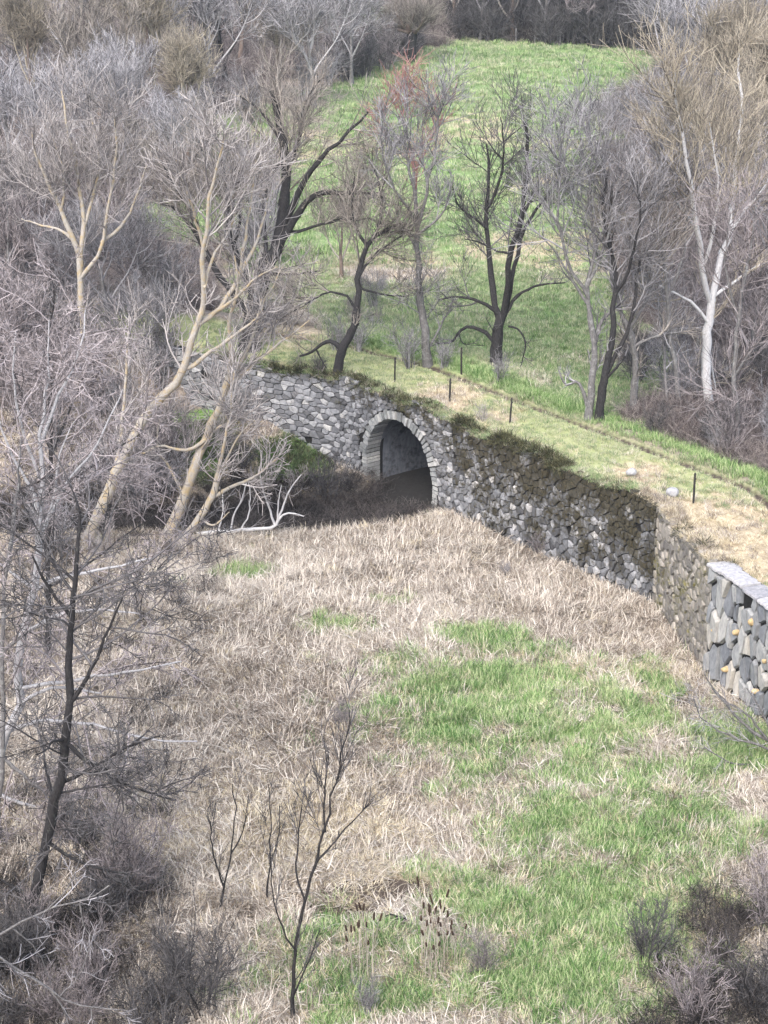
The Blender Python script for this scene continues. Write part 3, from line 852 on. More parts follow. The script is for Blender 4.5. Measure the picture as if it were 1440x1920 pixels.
# crooked tree on the wall head
hero('wall_head_tree', 'crooked dark tree growing on the wall head left of the arch', 'tree', (634, 704),
     [(11, 8, [(634, 715), (635, 690), (640, 660), (654, 632), (666, 605)]),
      (8, 3, [(666, 610), (671, 560), (671, 520), (682, 480), (697, 450), (730, 430), (762, 418)]),
      (4, 1, [(690, 465), (675, 440), (660, 400), (665, 330)]),
      (4, 1, [(700, 450), (715, 400), (710, 340), (690, 290)]),
      (3, 1, [(672, 520), (700, 480), (740, 450), (775, 430)]),
      (5.5, 2, [(639, 655), (622, 640), (603, 645), (585, 660), (562, 668)]),
      (2.5, 0.8, [(592, 654), (605, 678), (612, 690)]),
      (3, 1, [(668, 580), (650, 555), (610, 550), (560, 580), (520, 600)]),
      (3, 1, [(671, 540), (720, 552), (760, 556)])],
     spec(80, 680, 5000, 2.2, 1.1, 0.6, lo=0.4), B_DARK, T_BROWN, seed=5)
# big dark tree behind the leaning ones
hero('great_willow', 'large dark multi-stemmed tree at the left field edge, behind the leaning trunks', 'tree', (468, 655),
     [(24, 17, [(468, 665), (474, 600), (490, 530), (505, 480)]),
      (15, 6, [(503, 490), (525, 440), (532, 380), (533, 300), (522, 230), (510, 170)]),
      (10, 3, [(515, 470), (548, 420), (575, 380), (610, 362), (650, 360), (700, 366)]),
      (8, 2, [(530, 430), (560, 360), (590, 310), (640, 260), (690, 210)]),
      (8, 2, [(480, 560), (450, 500), (430, 430), (425, 350), (415, 290)]),
      (9, 3, [(476, 600), (430, 540), (390, 480), (365, 430), (330, 390), (300, 380)]),
      (6, 2, [(385, 480), (365, 410), (330, 350), (300, 300)]),
      (5, 2, [(500, 480), (495, 400), (510, 330), (540, 290)]),
      (4, 1.5, [(528, 438), (570, 430), (630, 415), (700, 410)]),
      (4, 1.2, [(500, 512), (540, 515), (600, 508)]),
      (4, 1.5, [(440, 470), (450, 400), (440, 330), (470, 260)]),
      (4, 1.5, [(533, 330), (560, 270), (570, 200), (600, 150)]),
      (4, 1.5, [(525, 260), (490, 210), (450, 180)])],
     spec(140, 1200, 8000, 2.6, 1.4, 0.7, lo=0.4, rmax=0.055), B_DARK, T_BROWN, seed=6)
# leaning pair with yellow lichen
LEANG = 'leaning lichened trunks at the ditch'
hero('leaning_tree', 'nearer leaning yellow-lichened trunk rising from the ditch edge, forking beyond', 'tree', (312, 1012),
     [(13, 7, [(310, 1018), (336, 950), (360, 893), (374, 850), (394, 805), (417, 750), (430, 705)]),
      (6, 1.5, [(430, 705), (434, 660), (430, 600), (445, 540), (440, 480)]),
      (5, 1, [(432, 720), (477, 680), (530, 640), (580, 600)]),
      (4.5, 1.2, [(384, 825), (350, 845), (300, 835), (270, 850), (245, 845)]),
      (4, 1, [(345, 935), (320, 880), (295, 840), (300, 780)]),
      (4, 1, [(425, 725), (460, 660), (500, 560), (530, 500)]),
      (3, 1, [(380, 840), (410, 800), (440, 795), (470, 770)])],
     spec(45, 360, 2400, 2.0, 1.1, 0.6, lo=0.35, tip=0.008), B_YEL, T_PALE, LEANG, seed=7)
hero('leaning_tree', 'second leaning trunk close beside the first, lower and split near the fallen branch', 'tree', (335, 1030),
     [(9, 6, [(330, 1036), (360, 990), (385, 955), (400, 925), (412, 880)]),
      (5, 1.5, [(398, 932), (440, 910), (475, 895), (520, 860)]),
      (4, 1, [(412, 885), (420, 830), (432, 770), (440, 700)]),
      (3, 1, [(412, 890), (440, 830), (470, 790)]),
      (3, 1, [(375, 970), (400, 985), (430, 960)])],
     spec(26, 200, 1200, 1.8, 1.0, 0.55, lo=0.35, tip=0.008), B_YEL, T_PALE, LEANG, seed=8)
hero('leaning_tree', 'longest leaning trunk with bare ochre stem and two pale upper forks', 'tree', (170, 1030),
     [(13, 10, [(150, 1050), (195, 940), (235, 850), (263, 795), (290, 760)]),
      (10, 6, [(290, 760), (320, 730), (337, 706), (352, 665), (368, 615), (381, 572)]),
      (6, 1.5, [(381, 575), (383, 520), (384, 450), (395, 380), (410, 310), (420, 250)]),
      (6, 1.5, [(372, 608), (400, 588), (425, 560), (445, 525), (470, 470), (490, 420), (500, 380)]),
      (4, 1, [(400, 588), (440, 560), (480, 520), (520, 500)]),
      (5, 1.2, [(352, 690), (385, 668), (430, 635), (480, 598), (490, 560)]),
      (4, 1, [(383, 540), (400, 480), (430, 430), (450, 360)]),
      (4, 1, [(384, 480), (370, 420), (350, 360), (330, 300)]),
      (4, 1, [(445, 530), (460, 440), (470, 380), (480, 300)]),
      (5, 1.5, [(210, 905), (225, 830), (235, 720), (240, 620)])],
     spec(70, 560, 4000, 2.2, 1.2, 0.65, lo=0.35, tip=0.008, up=0.9), B_YEL, T_PALE, LEANG, seed=9)
# pale tree upper left
hero('pale_tree', 'pale tree with an ochre trunk and whitish fanning crown, upper left', 'tree', (146, 800),
     [(9, 6, [(146, 810), (147, 740), (150, 690), (153, 600), (152, 530), (148, 475)]),
      (6, 1.5, [(149, 480), (135, 440), (115, 400), (95, 350), (70, 300), (60, 240)]),
      (6, 1.5, [(151, 500), (155, 430), (150, 370), (140, 300), (125, 230), (115, 170)]),
      (5, 1.2, [(152, 520), (180, 480), (200, 430), (205, 370), (220, 300), (215, 220)]),
      (4, 1, [(155, 430), (175, 370), (185, 290), (170, 210)]),
      (4, 1, [(140, 450), (110, 430), (70, 420), (40, 410)]),
      (4, 1, [(190, 455), (230, 420), (255, 370), (275, 310)]),
      (3, 1, [(115, 400), (120, 330), (100, 260)])],
     spec(75, 600, 4200, 2.3, 1.2, 0.65, lo=0.35, tip=0.008, up=1.0), B_YEL, T_PALE, seed=10)
# cluster at the right of the field
CL = 'trees beside the far path edge'
hero('verge_tree', 'grey-barked trunk leaning against a black one where the verge widens', 'tree', (1106, 784),
     [(9, 6, [(1104, 790), (1107, 740), (1113, 690), (1114, 640), (1106, 590)]),
      (5, 1.5, [(1108, 600), (1100, 540), (1115, 460), (1105, 380), (1110, 300), (1100, 220)]),
      (5, 1.5, [(1113, 650), (1130, 600), (1160, 570), (1175, 520)]),
      (4, 1, [(1106, 580), (1070, 520), (1040, 470), (1010, 440)]),
      (5, 1.5, [(1101, 760), (1092, 730), (1080, 716), (1062, 722), (1050, 700)]),
      (4, 1, [(1100, 540), (1130, 470), (1150, 400), (1160, 300)]),
      (4, 1, [(1104, 560), (1060, 480), (1045, 380), (1050, 300), (1060, 220)])],
     spec(75, 600, 4200, 2.1, 1.2, 0.65, lo=0.3), B_GREY, T_GREY, CL, seed=11)
hero('verge_tree', 'black forked trunk close behind the grey-barked one on the verge', 'tree', (1126, 786),
     [(11, 7, [(1124, 792), (1128, 740), (1136, 695), (1145, 650)]),
      (7, 2, [(1140, 670), (1150, 610), (1150, 540), (1145, 470), (1130, 400), (1140, 320)]),
      (5, 2.5, [(1137, 700), (1155, 660), (1175, 625), (1190, 560), (1200, 480)]),
      (4, 2, [(1134, 712), (1155, 690), (1172, 668)]),
      (4, 1, [(1150, 560), (1180, 500), (1200, 420), (1195, 340)])],
     spec(60, 450, 3000, 2.3, 1.2, 0.65, lo=0.4), B_DARK, T_GREY, CL, seed=12)
hero('verge_tree', 'plain grey trunk right of the black forked one, bare to head height', 'tree', (1188, 784),
     [(9, 6, [(1188, 790), (1190, 730), (1192, 680), (1184, 630), (1170, 600)]),
      (5, 1.2, [(1172, 605), (1150, 540), (1140, 440), (1150, 340)]),
      (4, 1, [(1178, 615), (1215, 560), (1240, 470), (1235, 380)]),
      (4, 1, [(1186, 650), (1230, 630), (1290, 620)])],
     spec(50, 400, 2600, 2.4, 1.3, 0.65, lo=0.4), B_GREY, T_BROWN, CL, seed=13)
hero('thin_trunk_tree', 'thin grey-brown tree left of the white-barked trunk', 'tree', (1274, 782),
     [(6, 4, [(1274, 788), (1272, 730), (1262, 660), (1253, 600), (1250, 520)]),
      (4, 1, [(1251, 530), (1240, 440), (1245, 340), (1230, 240)]),
      (3, 1, [(1252, 560), (1280, 480), (1290, 380), (1300, 300)]),
      (4, 2, [(1250, 785), (1248, 700), (1240, 600), (1220, 520)])],
     spec(50, 420, 2600, 2.3, 1.2, 0.65, lo=0.4), B_GREY, T_GREY, seed=14)
hero('white_barked_tree', 'tall white-barked tree with an ochre-tinged crown by the right edge', 'tree', (1334, 772),
     [(10, 9, [(1336, 782), (1327, 730), (1325, 660), (1329, 600), (1335, 560)]),
      (7, 2, [(1333, 570), (1322, 520), (1308, 450), (1300, 380), (1290, 300), (1270, 200), (1265, 130)]),
      (7, 2, [(1335, 560), (1352, 500), (1368, 440), (1378, 360), (1385, 280), (1390, 180), (1385, 100)]),
      (4, 1.2, [(1331, 610), (1308, 580), (1280, 555), (1235, 535), (1200, 512)]),
      (4, 1.2, [(1338, 555), (1375, 530), (1410, 505), (1450, 485)]),
      (4, 1, [(1318, 500), (1340, 420), (1345, 330), (1330, 230)]),
      (4, 1, [(1372, 430), (1400, 390), (1440, 340), (1460, 280)]),
      (4, 1, [(1305, 430), (1270, 380), (1240, 320), (1220, 260)]),
      (3, 1, [(1325, 620), (1340, 720), (1345, 770)])],
     spec(110, 900, 6500, 2.6, 1.4, 0.7, lo=0.35, up=1.1), B_PALE, T_ORANGE, seed=15)
hero('thin_trunk_tree', 'slender grey tree right of the white-barked trunk, half lost in brush', 'tree', (1380, 850),
     [(6, 3, [(1380, 858), (1382, 780), (1378, 700), (1385, 620), (1390, 540)]),
      (3, 1, [(1390, 550), (1410, 450), (1420, 350)]),
      (3, 1, [(1386, 600), (1360, 500), (1370, 400)]),
      (3, 1, [(1380, 700), (1420, 640), (1450, 600)])],
     spec(40, 320, 1900, 2.2, 1.2, 0.65, lo=0.3), B_GREY, T_PURPLE, seed=16)
# foreground trees, left
FG = 'catkin trees close to the viewer at the left edge'
fgs = [dict(n=60, length=3.0, lo=0.05, up=0.15, rmax=0.045, k=8, rtip=0.012, wander=0.35, angle=(40, 85), sides=4),
       dict(n=420, length=1.2, lo=0.1, up=0.1, rmax=0.020, k=5, rtip=0.009, wander=0.4, angle=(30, 70)),
       dict(n=3300, length=0.36, lo=0.1, up=-0.25, rmax=0.012, k=3, rtip=0.009, wander=0.4, angle=(30, 80))]
hero('catkin_tree', 'nearest whitish-barked tree at the left edge, with level branches sweeping right', 'tree', (-62, 1552),
     [(10, 7, [(-62, 1560), (-25, 1470), (8, 1400), (32, 1320), (42, 1230), (55, 1140), (66, 1060), (73, 980)]),
      (6, 1, [(73, 985), (80, 900), (78, 800), (88, 700), (92, 600)]), (4, 1, [(78, 830), (110, 740), (150, 660), (160, 580)]), (4, 1, [(76, 900), (40, 800), (25, 700), (30, 620)]), (4, 1, [(72, 1000), (130, 900), (190, 820), (230, 730)]),
      (3.5, 1, [(70, 1020), (100, 940), (110, 860), (140, 790)]),
      (4.5, 1.6, [(60, 1110), (110, 1085), (170, 1070), (230, 1060), (290, 1045)]),
      (4.5, 1.6, [(52, 1180), (120, 1150), (190, 1145), (260, 1150)]),
      (4.5, 1.6, [(42, 1290), (110, 1280), (200, 1265), (290, 1250), (340, 1240)]),
      (4.5, 1.6, [(20, 1370), (90, 1350), (180, 1360), (270, 1385), (370, 1390)]),
      (4.5, 1.6, [(-30, 1480), (60, 1510), (150, 1540), (230, 1570)]),
      (4.5, 1.6, [(60, 1100), (30, 1080), (-10, 1050)]),
      (4.5, 1.6, [(74, 960), (50, 900), (20, 850), (0, 790)]),
      (4.5, 1.6, [(35, 1320), (100, 1290), (190, 1300)])],
     fgs, B_PALE2, T_PURPLE, FG, depth=0.25, seed=17, plane=56)
hero('catkin_tree', 'dark trunk leaning right in the lower left thicket, forking halfway', 'tree', (42, 1800),
     [(13, 9, [(40, 1810), (62, 1700), (92, 1570), (112, 1460), (122, 1380), (132, 1310)]),
      (8, 3, [(132, 1310), (130, 1240), (137, 1160), (143, 1060), (150, 960)]),
      (5, 1.5, [(130, 1320), (165, 1270), (195, 1200), (230, 1120)]),
      (4.5, 1.6, [(122, 1390), (180, 1440), (260, 1480), (330, 1500)]),
      (4.5, 1.6, [(112, 1470), (170, 1440), (240, 1400), (300, 1380)]),
      (4.5, 1.6, [(90, 1580), (160, 1620), (240, 1640)]),
      (4.5, 1.6, [(137, 1160), (90, 1100), (60, 1040)]),
      (4.5, 1.6, [(62, 1700), (20, 1660), (-20, 1640)])],
     fgs, B_DARK, T_DARK, FG, depth=0.25, seed=18, plane=48.5)
hero('catkin_tree', 'thin stem right at the left edge of the photo, beside the whitish tree', 'tree', (-10, 1560),
     [(6, 4, [(-5, 1600), (5, 1420), (8, 1300), (6, 1180), (14, 1060)]),
      (4.5, 1.6, [(14, 1065), (30, 940), (40, 820)]),
      (4.5, 1.6, [(7, 1220), (60, 1180), (120, 1160)]),
      (4.5, 1.6, [(5, 1420), (80, 1480), (180, 1500)])],
     [dict(fgs[0], n=34), dict(fgs[1], n=280), dict(fgs[2], n=1300)], B_GREY, T_PURPLE, FG, depth=0.25, seed=19, plane=54)

hero('catkin_tree', 'dark slender many-branched tree higher on the left edge, behind the whitish tree', 'tree', (95, 1240),
     [(6, 4, [(92, 1250), (90, 1120), (93, 980), (94, 850), (96, 720)]),
      (3, 1, [(96, 725), (90, 640), (100, 560), (95, 500)]),
      (3, 1, [(93, 950), (150, 890), (210, 850), (280, 800)]),
      (3, 1, [(92, 1000), (50, 930), (10, 890)]),
      (3, 1, [(91, 1100), (160, 1060), (240, 1000), (300, 960)]),
      (3, 1, [(94, 860), (130, 770), (170, 680)]),
      (3, 1, [(94, 840), (50, 760), (20, 680)])],
     fgs, B_DARK, T_PURPLE, FG, depth=0.25, seed=20)
# pale bare boughs low in the left corner
for nm, lab, base, pts, pl in [('bare_bough', 'thick pale bough crossing the lower left corner, slanting up to the right', (0, 1760), [(-160, 1840), (20, 1738), (90, 1705), (150, 1690), (205, 1660)], 43),
        ('bare_bough', 'thin pale bough sagging to the right just above the bottom left corner', (0, 1850), [(-160, 1700), (60, 1830), (110, 1870), (170, 1890), (240, 1895)], 42)]:
    hero(nm, lab, 'branch', base, [(4, 1.2, pts), (2, .8, [pts[1], (pts[1][0]+50, pts[1][1]+45), (pts[1][0]+75, pts[1][1]+110)]), (1.8, .8, [pts[2], (pts[2][0]+40, pts[2][1]-45), (pts[2][0]+60, pts[2][1]-100)]),
         (1.8, .8, [pts[3], (pts[3][0]+10, pts[3][1]+50), (pts[3][0]+40, pts[3][1]+90)])],
         [dict(n=16, length=.9, lo=.2, up=.1, rmax=.02, k=5, rtip=.009, wander=.3), dict(n=90, length=.4, lo=.1, up=.1, rmax=.012, k=4, rtip=.008, wander=.3)], B_GREY, T_GREY, None, seed=int(pts[0][1]), plane=pl, trunk_name='bough')
# ---- generic bare trees and shrubs: one of each kind, then copies
def generic(name, h, limbs_n, sp, bark_m, twig_m, r=0.2, spread=0.45, seed=1, fork=0.3, lean=0.05):
    rr = np.random.default_rng(seed); k = 12
    P, R = [], []
    f = np.linspace(0, 1, k)
    top = h*0.85
    tr = np.stack([np.cumsum(rr.normal(0, 0.03*h/k*2, k))+lean*h*f, np.cumsum(rr.normal(0, 0.03*h/k*2, k)), f*top], -1); tr -= tr[0]
    tr[0, 2] = -0.4
    P.append(tr); R.append(r*(1-f)**0.9*(1+0.4*np.exp(-f*15))+0.015)
    for i in range(limbs_n):
        t = fork+(0.85-fork)*i/max(1, limbs_n-1)*rr.uniform(0.7, 1.1); t = min(t, .9); q = tr[int(t*(k-1))]
        az = i*2.4+rr.uniform(-.5, .5); L = h*(1-t)*rr.uniform(0.7, 1.05)
        d = np.array([math.cos(az)*spread*1.4, math.sin(az)*spread*1.4, 1.0]); d /= np.linalg.norm(d)
        c = [q]
        for j in range(k-1):
            d = d+np.array([0, 0, 0.08])+rr.normal(0, 0.10, 3); d /= np.linalg.norm(d); c.append(c[-1]+d*L/(k-1))
        P.append(np.array(c)); R.append((r*(1-t)*0.65)*(1-f)+0.012)
    P = np.array(P); R = np.array(R)
    e = empty(name)
    v, fc = tubes(P[:1], R[:1], 7); link('trunk', mesh_np('trunk', v, fc), bark_m, e, True)
    v1 = tubes(P[1:], R[1:], 5)
    keep = np.ones(len(P)); keep[0] = 0.3; sp = [dict(s) for s in sp]; sp[0]['keep'] = keep
    v2 = crown(P, R, sp)
    v, fc = join([v1, v2])
    me = mesh_np('crown', v, fc); link('crown', me, twig_m, e)
    return e
def shrub_proto(name, h, stems, n2, n3, twig_m, spread=0.5, seed=1, r=0.02, tip=0.006):
    rr = np.random.default_rng(seed); k = 8; P, R = [], []; f = np.linspace(0, 1, k)
    for i in range(stems):
        az = rr.uniform(0, 2*math.pi); L = h*rr.uniform(0.55, 1.1)
        d = np.array([math.cos(az)*spread*rr.uniform(0.2, 1.3), math.sin(az)*spread*rr.uniform(0.2, 1.3), 1.0]); d /= np.linalg.norm(d)
        c = [np.array([math.cos(az), math.sin(az), 0])*rr.uniform(0, 0.12*h)+np.array([0, 0, -0.15])]
        for j in range(k-1):
            d = d+rr.normal(0, 0.09, 3); d /= np.linalg.norm(d); c.append(c[-1]+d*L/(k-1))
        P.append(np.array(c)); R.append(r*(1-f)+tip)
    P = np.array(P); R = np.array(R)
    e = empty(name)
    v, fc = tubes(P, R, 4); link('stems', mesh_np('stems', v, fc), twig_m, e)
    v, fc = crown(P, R, [dict(n=n2, length=h*0.33, lo=0.2, up=0.5, rmax=r*0.6, k=4, rtip=tip, wander=0.35),
                         dict(n=n3, length=h*0.16, lo=0.1, up=0.4, rmax=r*0.4, k=3, rtip=tip*0.8, wander=0.35)])
    tag(link('twigs', mesh_np('twigs', v, fc), twig_m, e), kind='stuff')
    return e

gs = lambda n1, n2, n3, **kw: spec(n1, n2, n3, **kw)
ARCH = {
 'grey':   generic('bare_tree', 12, 9, gs(90, 700, 4200, l1=2.2, l2=1.2, l3=0.7, up=0.9, tip=0.009), B_GREY, T_GREY, 0.20, 0.40, 1),
 'brown':  generic('bare_tree', 11, 8, gs(90, 700, 4200, l1=2.2, l2=1.2, l3=0.7, up=0.9, tip=0.009), B_BROWN, T_BROWN, 0.22, 0.55, 2, 0.2),
 'orange': generic('bare_tree', 12, 9, gs(90, 700, 4200, l1=2.3, l2=1.3, l3=0.8, up=0.8, tip=0.009), B_BROWN, T_ORANGE, 0.20, 0.35, 3),
 'purple': generic('bare_tree', 9, 9, gs(80, 640, 3800, l1=1.9, l2=1.0, l3=0.6, up=0.8, tip=0.009), B_GREY, T_PURPLE, 0.15, 0.5, 4, 0.12),
 'pale':   generic('bare_tree', 11, 8, gs(70, 520, 3000, l1=2.0, l2=1.2, l3=0.7, up=0.9, tip=0.010), B_YEL, T_PALE, 0.15, 0.45, 5, 0.25),
 'dark':   generic('bare_tree', 12, 9, gs(80, 560, 3000, l1=2.4, l2=1.2, l3=0.7, up=0.7, tip=0.009), B_DARK, T_DARK, 0.28, 0.6, 6, 0.15),
}
used = {k: 0 for k in ARCH}
def plant(kind, px, py, sc, label, group, name='bare_tree', rot=None):
    p = ground_px(px, py)
    if used[kind] == 0: o = ARCH[kind]
    else: o = copy_tree(ARCH[kind])
    used[kind] += 1
    o.name = name
    o.location = p; o.scale = (sc*random.uniform(.9, 1.1), sc*random.uniform(.9, 1.1), sc)
    o.rotation_euler = (random.uniform(-.05, .05), random.uniform(-.05, .05), random.uniform(0, 6.28) if rot is None else rot)
    tag(o, label, 'tree', group)
    return o
LW = 'bare trees of the dense wood upper left'
LL = 'bare tree standing in the dense tangled wood in the upper left of the photo'
for kind, px, py, sc in [('grey', 30, 420, 1.0), ('purple', 110, 520, 0.8), ('brown', 230, 470, .8), ('grey', 330, 400, .75), ('orange', 60, 250, 1.0),
        ('brown', 190, 260, 1.15), ('orange', 290, 240, 1.1), ('grey', 400, 210, 1.1), ('orange', 350, 330, .9), ('purple', 20, 620, .9), ('purple', 95, 650, .8),
        ('grey', 210, 640, .7), ('purple', 300, 600, .6), 
        ('grey', 590, 205, 1.0), ('brown', 520, 190, 1.0), ('grey', 660, 160, .9), ('grey', 120, 160, 1.2), ('brown', 240, 150, 1.2), ('grey', 330, 140, 1.2),
        ('orange', 450, 130, 1.2), ('grey', 560, 120, 1.2), ('brown', 30, 130, 1.2), ('purple', 40, 760, .9), ('purple', 100, 850, .8),
        ('grey', 240, 750, .6), ('brown', 640, 520, .55), ('grey', 160, 360, .9), ('grey', 250, 330, .9)]:
    plant(kind, px, py, sc, LL, LW)
plant('dark', 10, 230, .9, 'dark-limbed tree near the top of the left edge, spreading over pale grass', None, 'dark_tree')
plant('dark', 425, 190, 1.1, 'dark crooked tree rising among grey twigs at the top, left of the track bank', None, 'dark_tree')
plant('pale', 25, 560, .9, 'pale-stemmed tree low at the left edge beneath the fanning pale tree', None, 'pale_tree')
# far edge of the meadow
LT = 'trees along the far hedge line'
for i, (px, py, sc) in enumerate([(900, 74, 1.0), (960, 76, 1.1), (1020, 80, 1.0), (1075, 84, 1.1), (1130, 88, 1.0), (850, 50, 1.1), (930, 45, 1.1), (1000, 50, 1.2),
        (1090, 60, 1.2), (1160, 70, 1.1), (740, 60, 1.0), (690, 80, .9), (640, 90, 1.0)]):
    plant(('grey', 'brown', 'grey', 'purple')[i % 4], px, py, sc, 'bare tree in the hedge line at the far end of the meadow', LT)
plant('dark', 1212, 60, 1.2, 'thick dark trunk at the top edge, by the far end of the hedge', None, 'dark_tree')
# right wood
RW = 'bare trees of the wood on the right'
for i, (kind, px, py, sc) in enumerate([('grey', 1260, 350, .8), ('grey', 1280, 260, 1.1), ('orange', 1340, 330, 1.1), ('brown', 1420, 300, 1.1), ('grey', 1240, 180, 1.1), ('grey', 1400, 180, 1.2),
        ('grey', 1330, 150, 1.2), ('purple', 1240, 470, .8), ('orange', 1270, 430, .8), ('brown', 1400, 480, 1.0), ('grey', 1440, 620, 1.0), ('purple', 1300, 600, .7),
        ('purple', 1400, 700, .8), ('grey', 1130, 330, .6), ('grey', 1435, 90, 1.2), ('grey', 1300, 90, 1.1), ('orange', 1440, 400, 1.1), ('purple', 1230, 560, .6)]):
    plant(kind, px, py, sc, 'bare tree in the twiggy wood behind the path on the right side', RW)
# pollard willow
def pollard():
    b = ground_px(770, 118)
    e = empty('pollard_willow', tuple(b))
    P = [np.array([(0, 0, -0.3), (0.05, 0, 0.8), (0.0, 0, 1.6), (0.1, 0, 2.4), (0.1, 0, 3.0)])]
    P = np.array([resample(q, 12) for q in P]); R = np.full((1, 12), 0.5)*(1+0.3*np.exp(-np.linspace(0, 8, 12)))
    v, f = tubes(P, R, 9); link('trunk', mesh_np('trunk', v, f), B_DARK, e, True)
    L = []; rr = np.random.default_rng(5)
    for i in range(11):
        az = i*0.57*math.pi; d = np.array([math.cos(az)*1.2, math.sin(az)*1.2, rr.uniform(0.2, 0.9)]); d /= np.linalg.norm(d); c = [np.array([0.1, 0, 2.6+0.3*rr.random()])]
        ln = rr.uniform(2.2, 3.6)
        for j in range(11):
            d = d+np.array([0, 0, 0.10])+rr.normal(0, .1, 3); d /= np.linalg.norm(d); c.append(c[-1]+d*ln/11)
        L.append(c)
    L = np.array(L); RL = np.linspace(0.2, 0.05, 12)[None]*np.ones((11, 1))
    for q, r_ in zip(L, RL):
        v, f = tubes(q[None], r_[None], 6); link('limb', mesh_np('limb', v, f), B_BROWN, e, True)
    v, f = crown(L, RL, [dict(n=260, length=2.6, lo=0.2, up=0.8, rmax=0.05, k=5, rtip=0.014, wander=.2), dict(n=2600, length=1.2, lo=0.2, up=0.6, rmax=0.02, k=3, rtip=0.010, wander=.2)])
    link('crown', mesh_np('crown', v, f), T_BROWN, e)
    tag(e, 'pollarded willow with a bristling brown crown at the far left corner of the meadow', 'tree')
pollard()

# ---- shrubs
SH = {
 'purple': shrub_proto('shrub', 3.4, 16, 140, 620, T_PURPLE, 0.32, 1, 0.024, 0.010),
 'grey':   shrub_proto('shrub', 3.2, 15, 130, 560, T_GREY, 0.34, 2, 0.024, 0.010),
 'dark':   shrub_proto('shrub', 2.9, 18, 150, 620, T_DARK, 0.42, 3, 0.026, 0.010),
 'pale':   shrub_proto('shrub', 2.6, 10, 70, 320, T_PALE, 0.5, 4, 0.026, 0.010),
 'thin':   shrub_proto('shrub', 4.5, 6, 40, 240, T_DARK, 0.22, 5, 0.022, 0.006),
}
usedS = {k: 0 for k in SH}
def shrub(kind, px, py, sc, label, group=None, name='shrub', flat=1.0):
    p = ground_px(px, py)
    o = SH[kind] if usedS[kind] == 0 else copy_tree(SH[kind]); usedS[kind] += 1
    o.name = name; o.location = p; o.scale = (sc, sc, sc*flat)
    o.rotation_euler = (0, 0, random.uniform(0, 6.28)); tag(o, label, 'shrub', group); return o
rl = random.Random(4)
for i in range(46):
    px = rl.uniform(-10, 330); py = rl.uniform(560, 1060)
    shrub(rl.choice(['purple', 'purple', 'grey', 'grey', 'pale']), px, py, rl.uniform(.7, 1.2), 'leafless shrub in the tangled thicket along the left side of the photo', 'shrubs of the left thicket')
for i in range(22):
    px = rl.uniform(-20, 380); py = rl.uniform(1560, 1990)
    if px > 250 and py < 1700: continue
    shrub(rl.choice(['dark', 'dark', 'dark', 'purple']), px, py, rl.uniform(.5, .9), 'dark leafless bush in the thicket filling the lower left corner', 'bushes of the lower left corner')
for i in range(26):
    px = rl.uniform(1180, 1460); py = 640+rl.uniform(0, 1)*(190+(px-1180)*0.15)
    shrub(rl.choice(['purple', 'grey', 'dark']), px, py, rl.uniform(.5, .9), 'twiggy shrub in the brush between the path and the white-barked tree', 'shrubs behind the path on the right')
for i in range(30):
    px = rl.uniform(-10, 700); py = rl.uniform(90, 560)
    if px > 520 and py > 200: continue
    shrub(rl.choice(['purple', 'grey', 'grey']), px, py, rl.uniform(1., 1.5), 'understorey shrub beneath the trees in the upper left', 'understorey shrubs upper left')
for i in range(30):
    px = rl.uniform(860, 1250)
    shrub('dark', px, 72+(px-860)*0.055+rl.uniform(-8, 4), rl.uniform(1.3, 1.8), 'dark shrub of the hedge closing the far end of the meadow', 'hedge shrubs at the far end of the meadow', 'hedge_shrub')
for i in range(12):
    px = rl.uniform(640, 780)
    shrub(rl.choice(['purple', 'dark']), px, 150-(px-640)*0.28+rl.uniform(-15, 10), rl.uniform(1.1, 1.5), 'grey-violet bush in the dense bushes below the pollarded willow', 'bushes around the pollarded willow')
SHL = [                     ('dark', 1215, 1800, .62, 'small dark upright bush alone in the bright grass, lower right', 'bush'),
       ('dark', 1420, 1900, .8, 'brown bush cut by the right edge near the bottom corner', 'bush'),
       ('purple', 1300, 1930, .7, 'brownish bush at the bottom right, beside the one on the edge', 'bush'),
       ('purple', 1440, 1740, .7, 'violet-brown bush on the right edge above the bottom corner', 'bush'),
       ('purple', 900, 1830, .38, 'low dead brown shrub in the grass at the bottom centre', 'bush'),
       ('grey', 690, 1905, .35, 'very low grey twiggy plant at the bottom, left of centre', 'bush'),
       ('dark', 380, 1900, .8, 'dark bush at the bottom, left of the tall sapling', 'bush'),
       ('thin', 340, 1860, .9, 'pair of dark upright stems beside the lower left thicket', 'sapling'),
       ('grey', 935, 715, .45, 'small grey bush at the foot of the forked field tree', 'bush'),
       ('grey', 770, 690, .7, 'upright grey shoots left of the slim tree by the path', 'bush'),
       ('pale', 905, 790, .36, 'wispy bare plant at the path edge above the mossy wall', 'bush'),
       ('grey', 830, 690, .5, 'thin shoots right of the slim tree by the path', 'bush'),
       ('pale', 1240, 960, .35, 'dry weed stalks hanging at the corner of the wall head', 'bush'),
       ('pale', 560, 760, .5, 'tangle of bare stems on the wall head left of the crooked tree', 'bush'),
       ('dark', 600, 700, .35, 'dark low tangle at the foot of the crooked tree', 'bush'),
       ('dark', 615, 940, .75, 'dark stump-like growth at the wall foot left of the arch', 'bush'),
       ('dark', 445, 890, .8, 'dark clump of shoots on the ditch bank behind the leaning trunks', 'bush'),
       ('pale', 500, 930, .7, 'pale shrubby growth on the ditch bank above the fallen branch', 'bush'),
       ('pale', 560, 925, .55, 'small pale shrub between the fallen branch and the arch', 'bush'),
       ('purple', 1010, 1040, .3, 'dry weeds at the foot of the mossy wall', 'bush'),
       ('purple', 640, 1360, .3, 'small brown weed clump in the dry grass at the meadow centre', 'bush'),
       ('grey', 950, 1080, .2, 'tiny grey weed on the pale grass left of the wall', 'bush')]
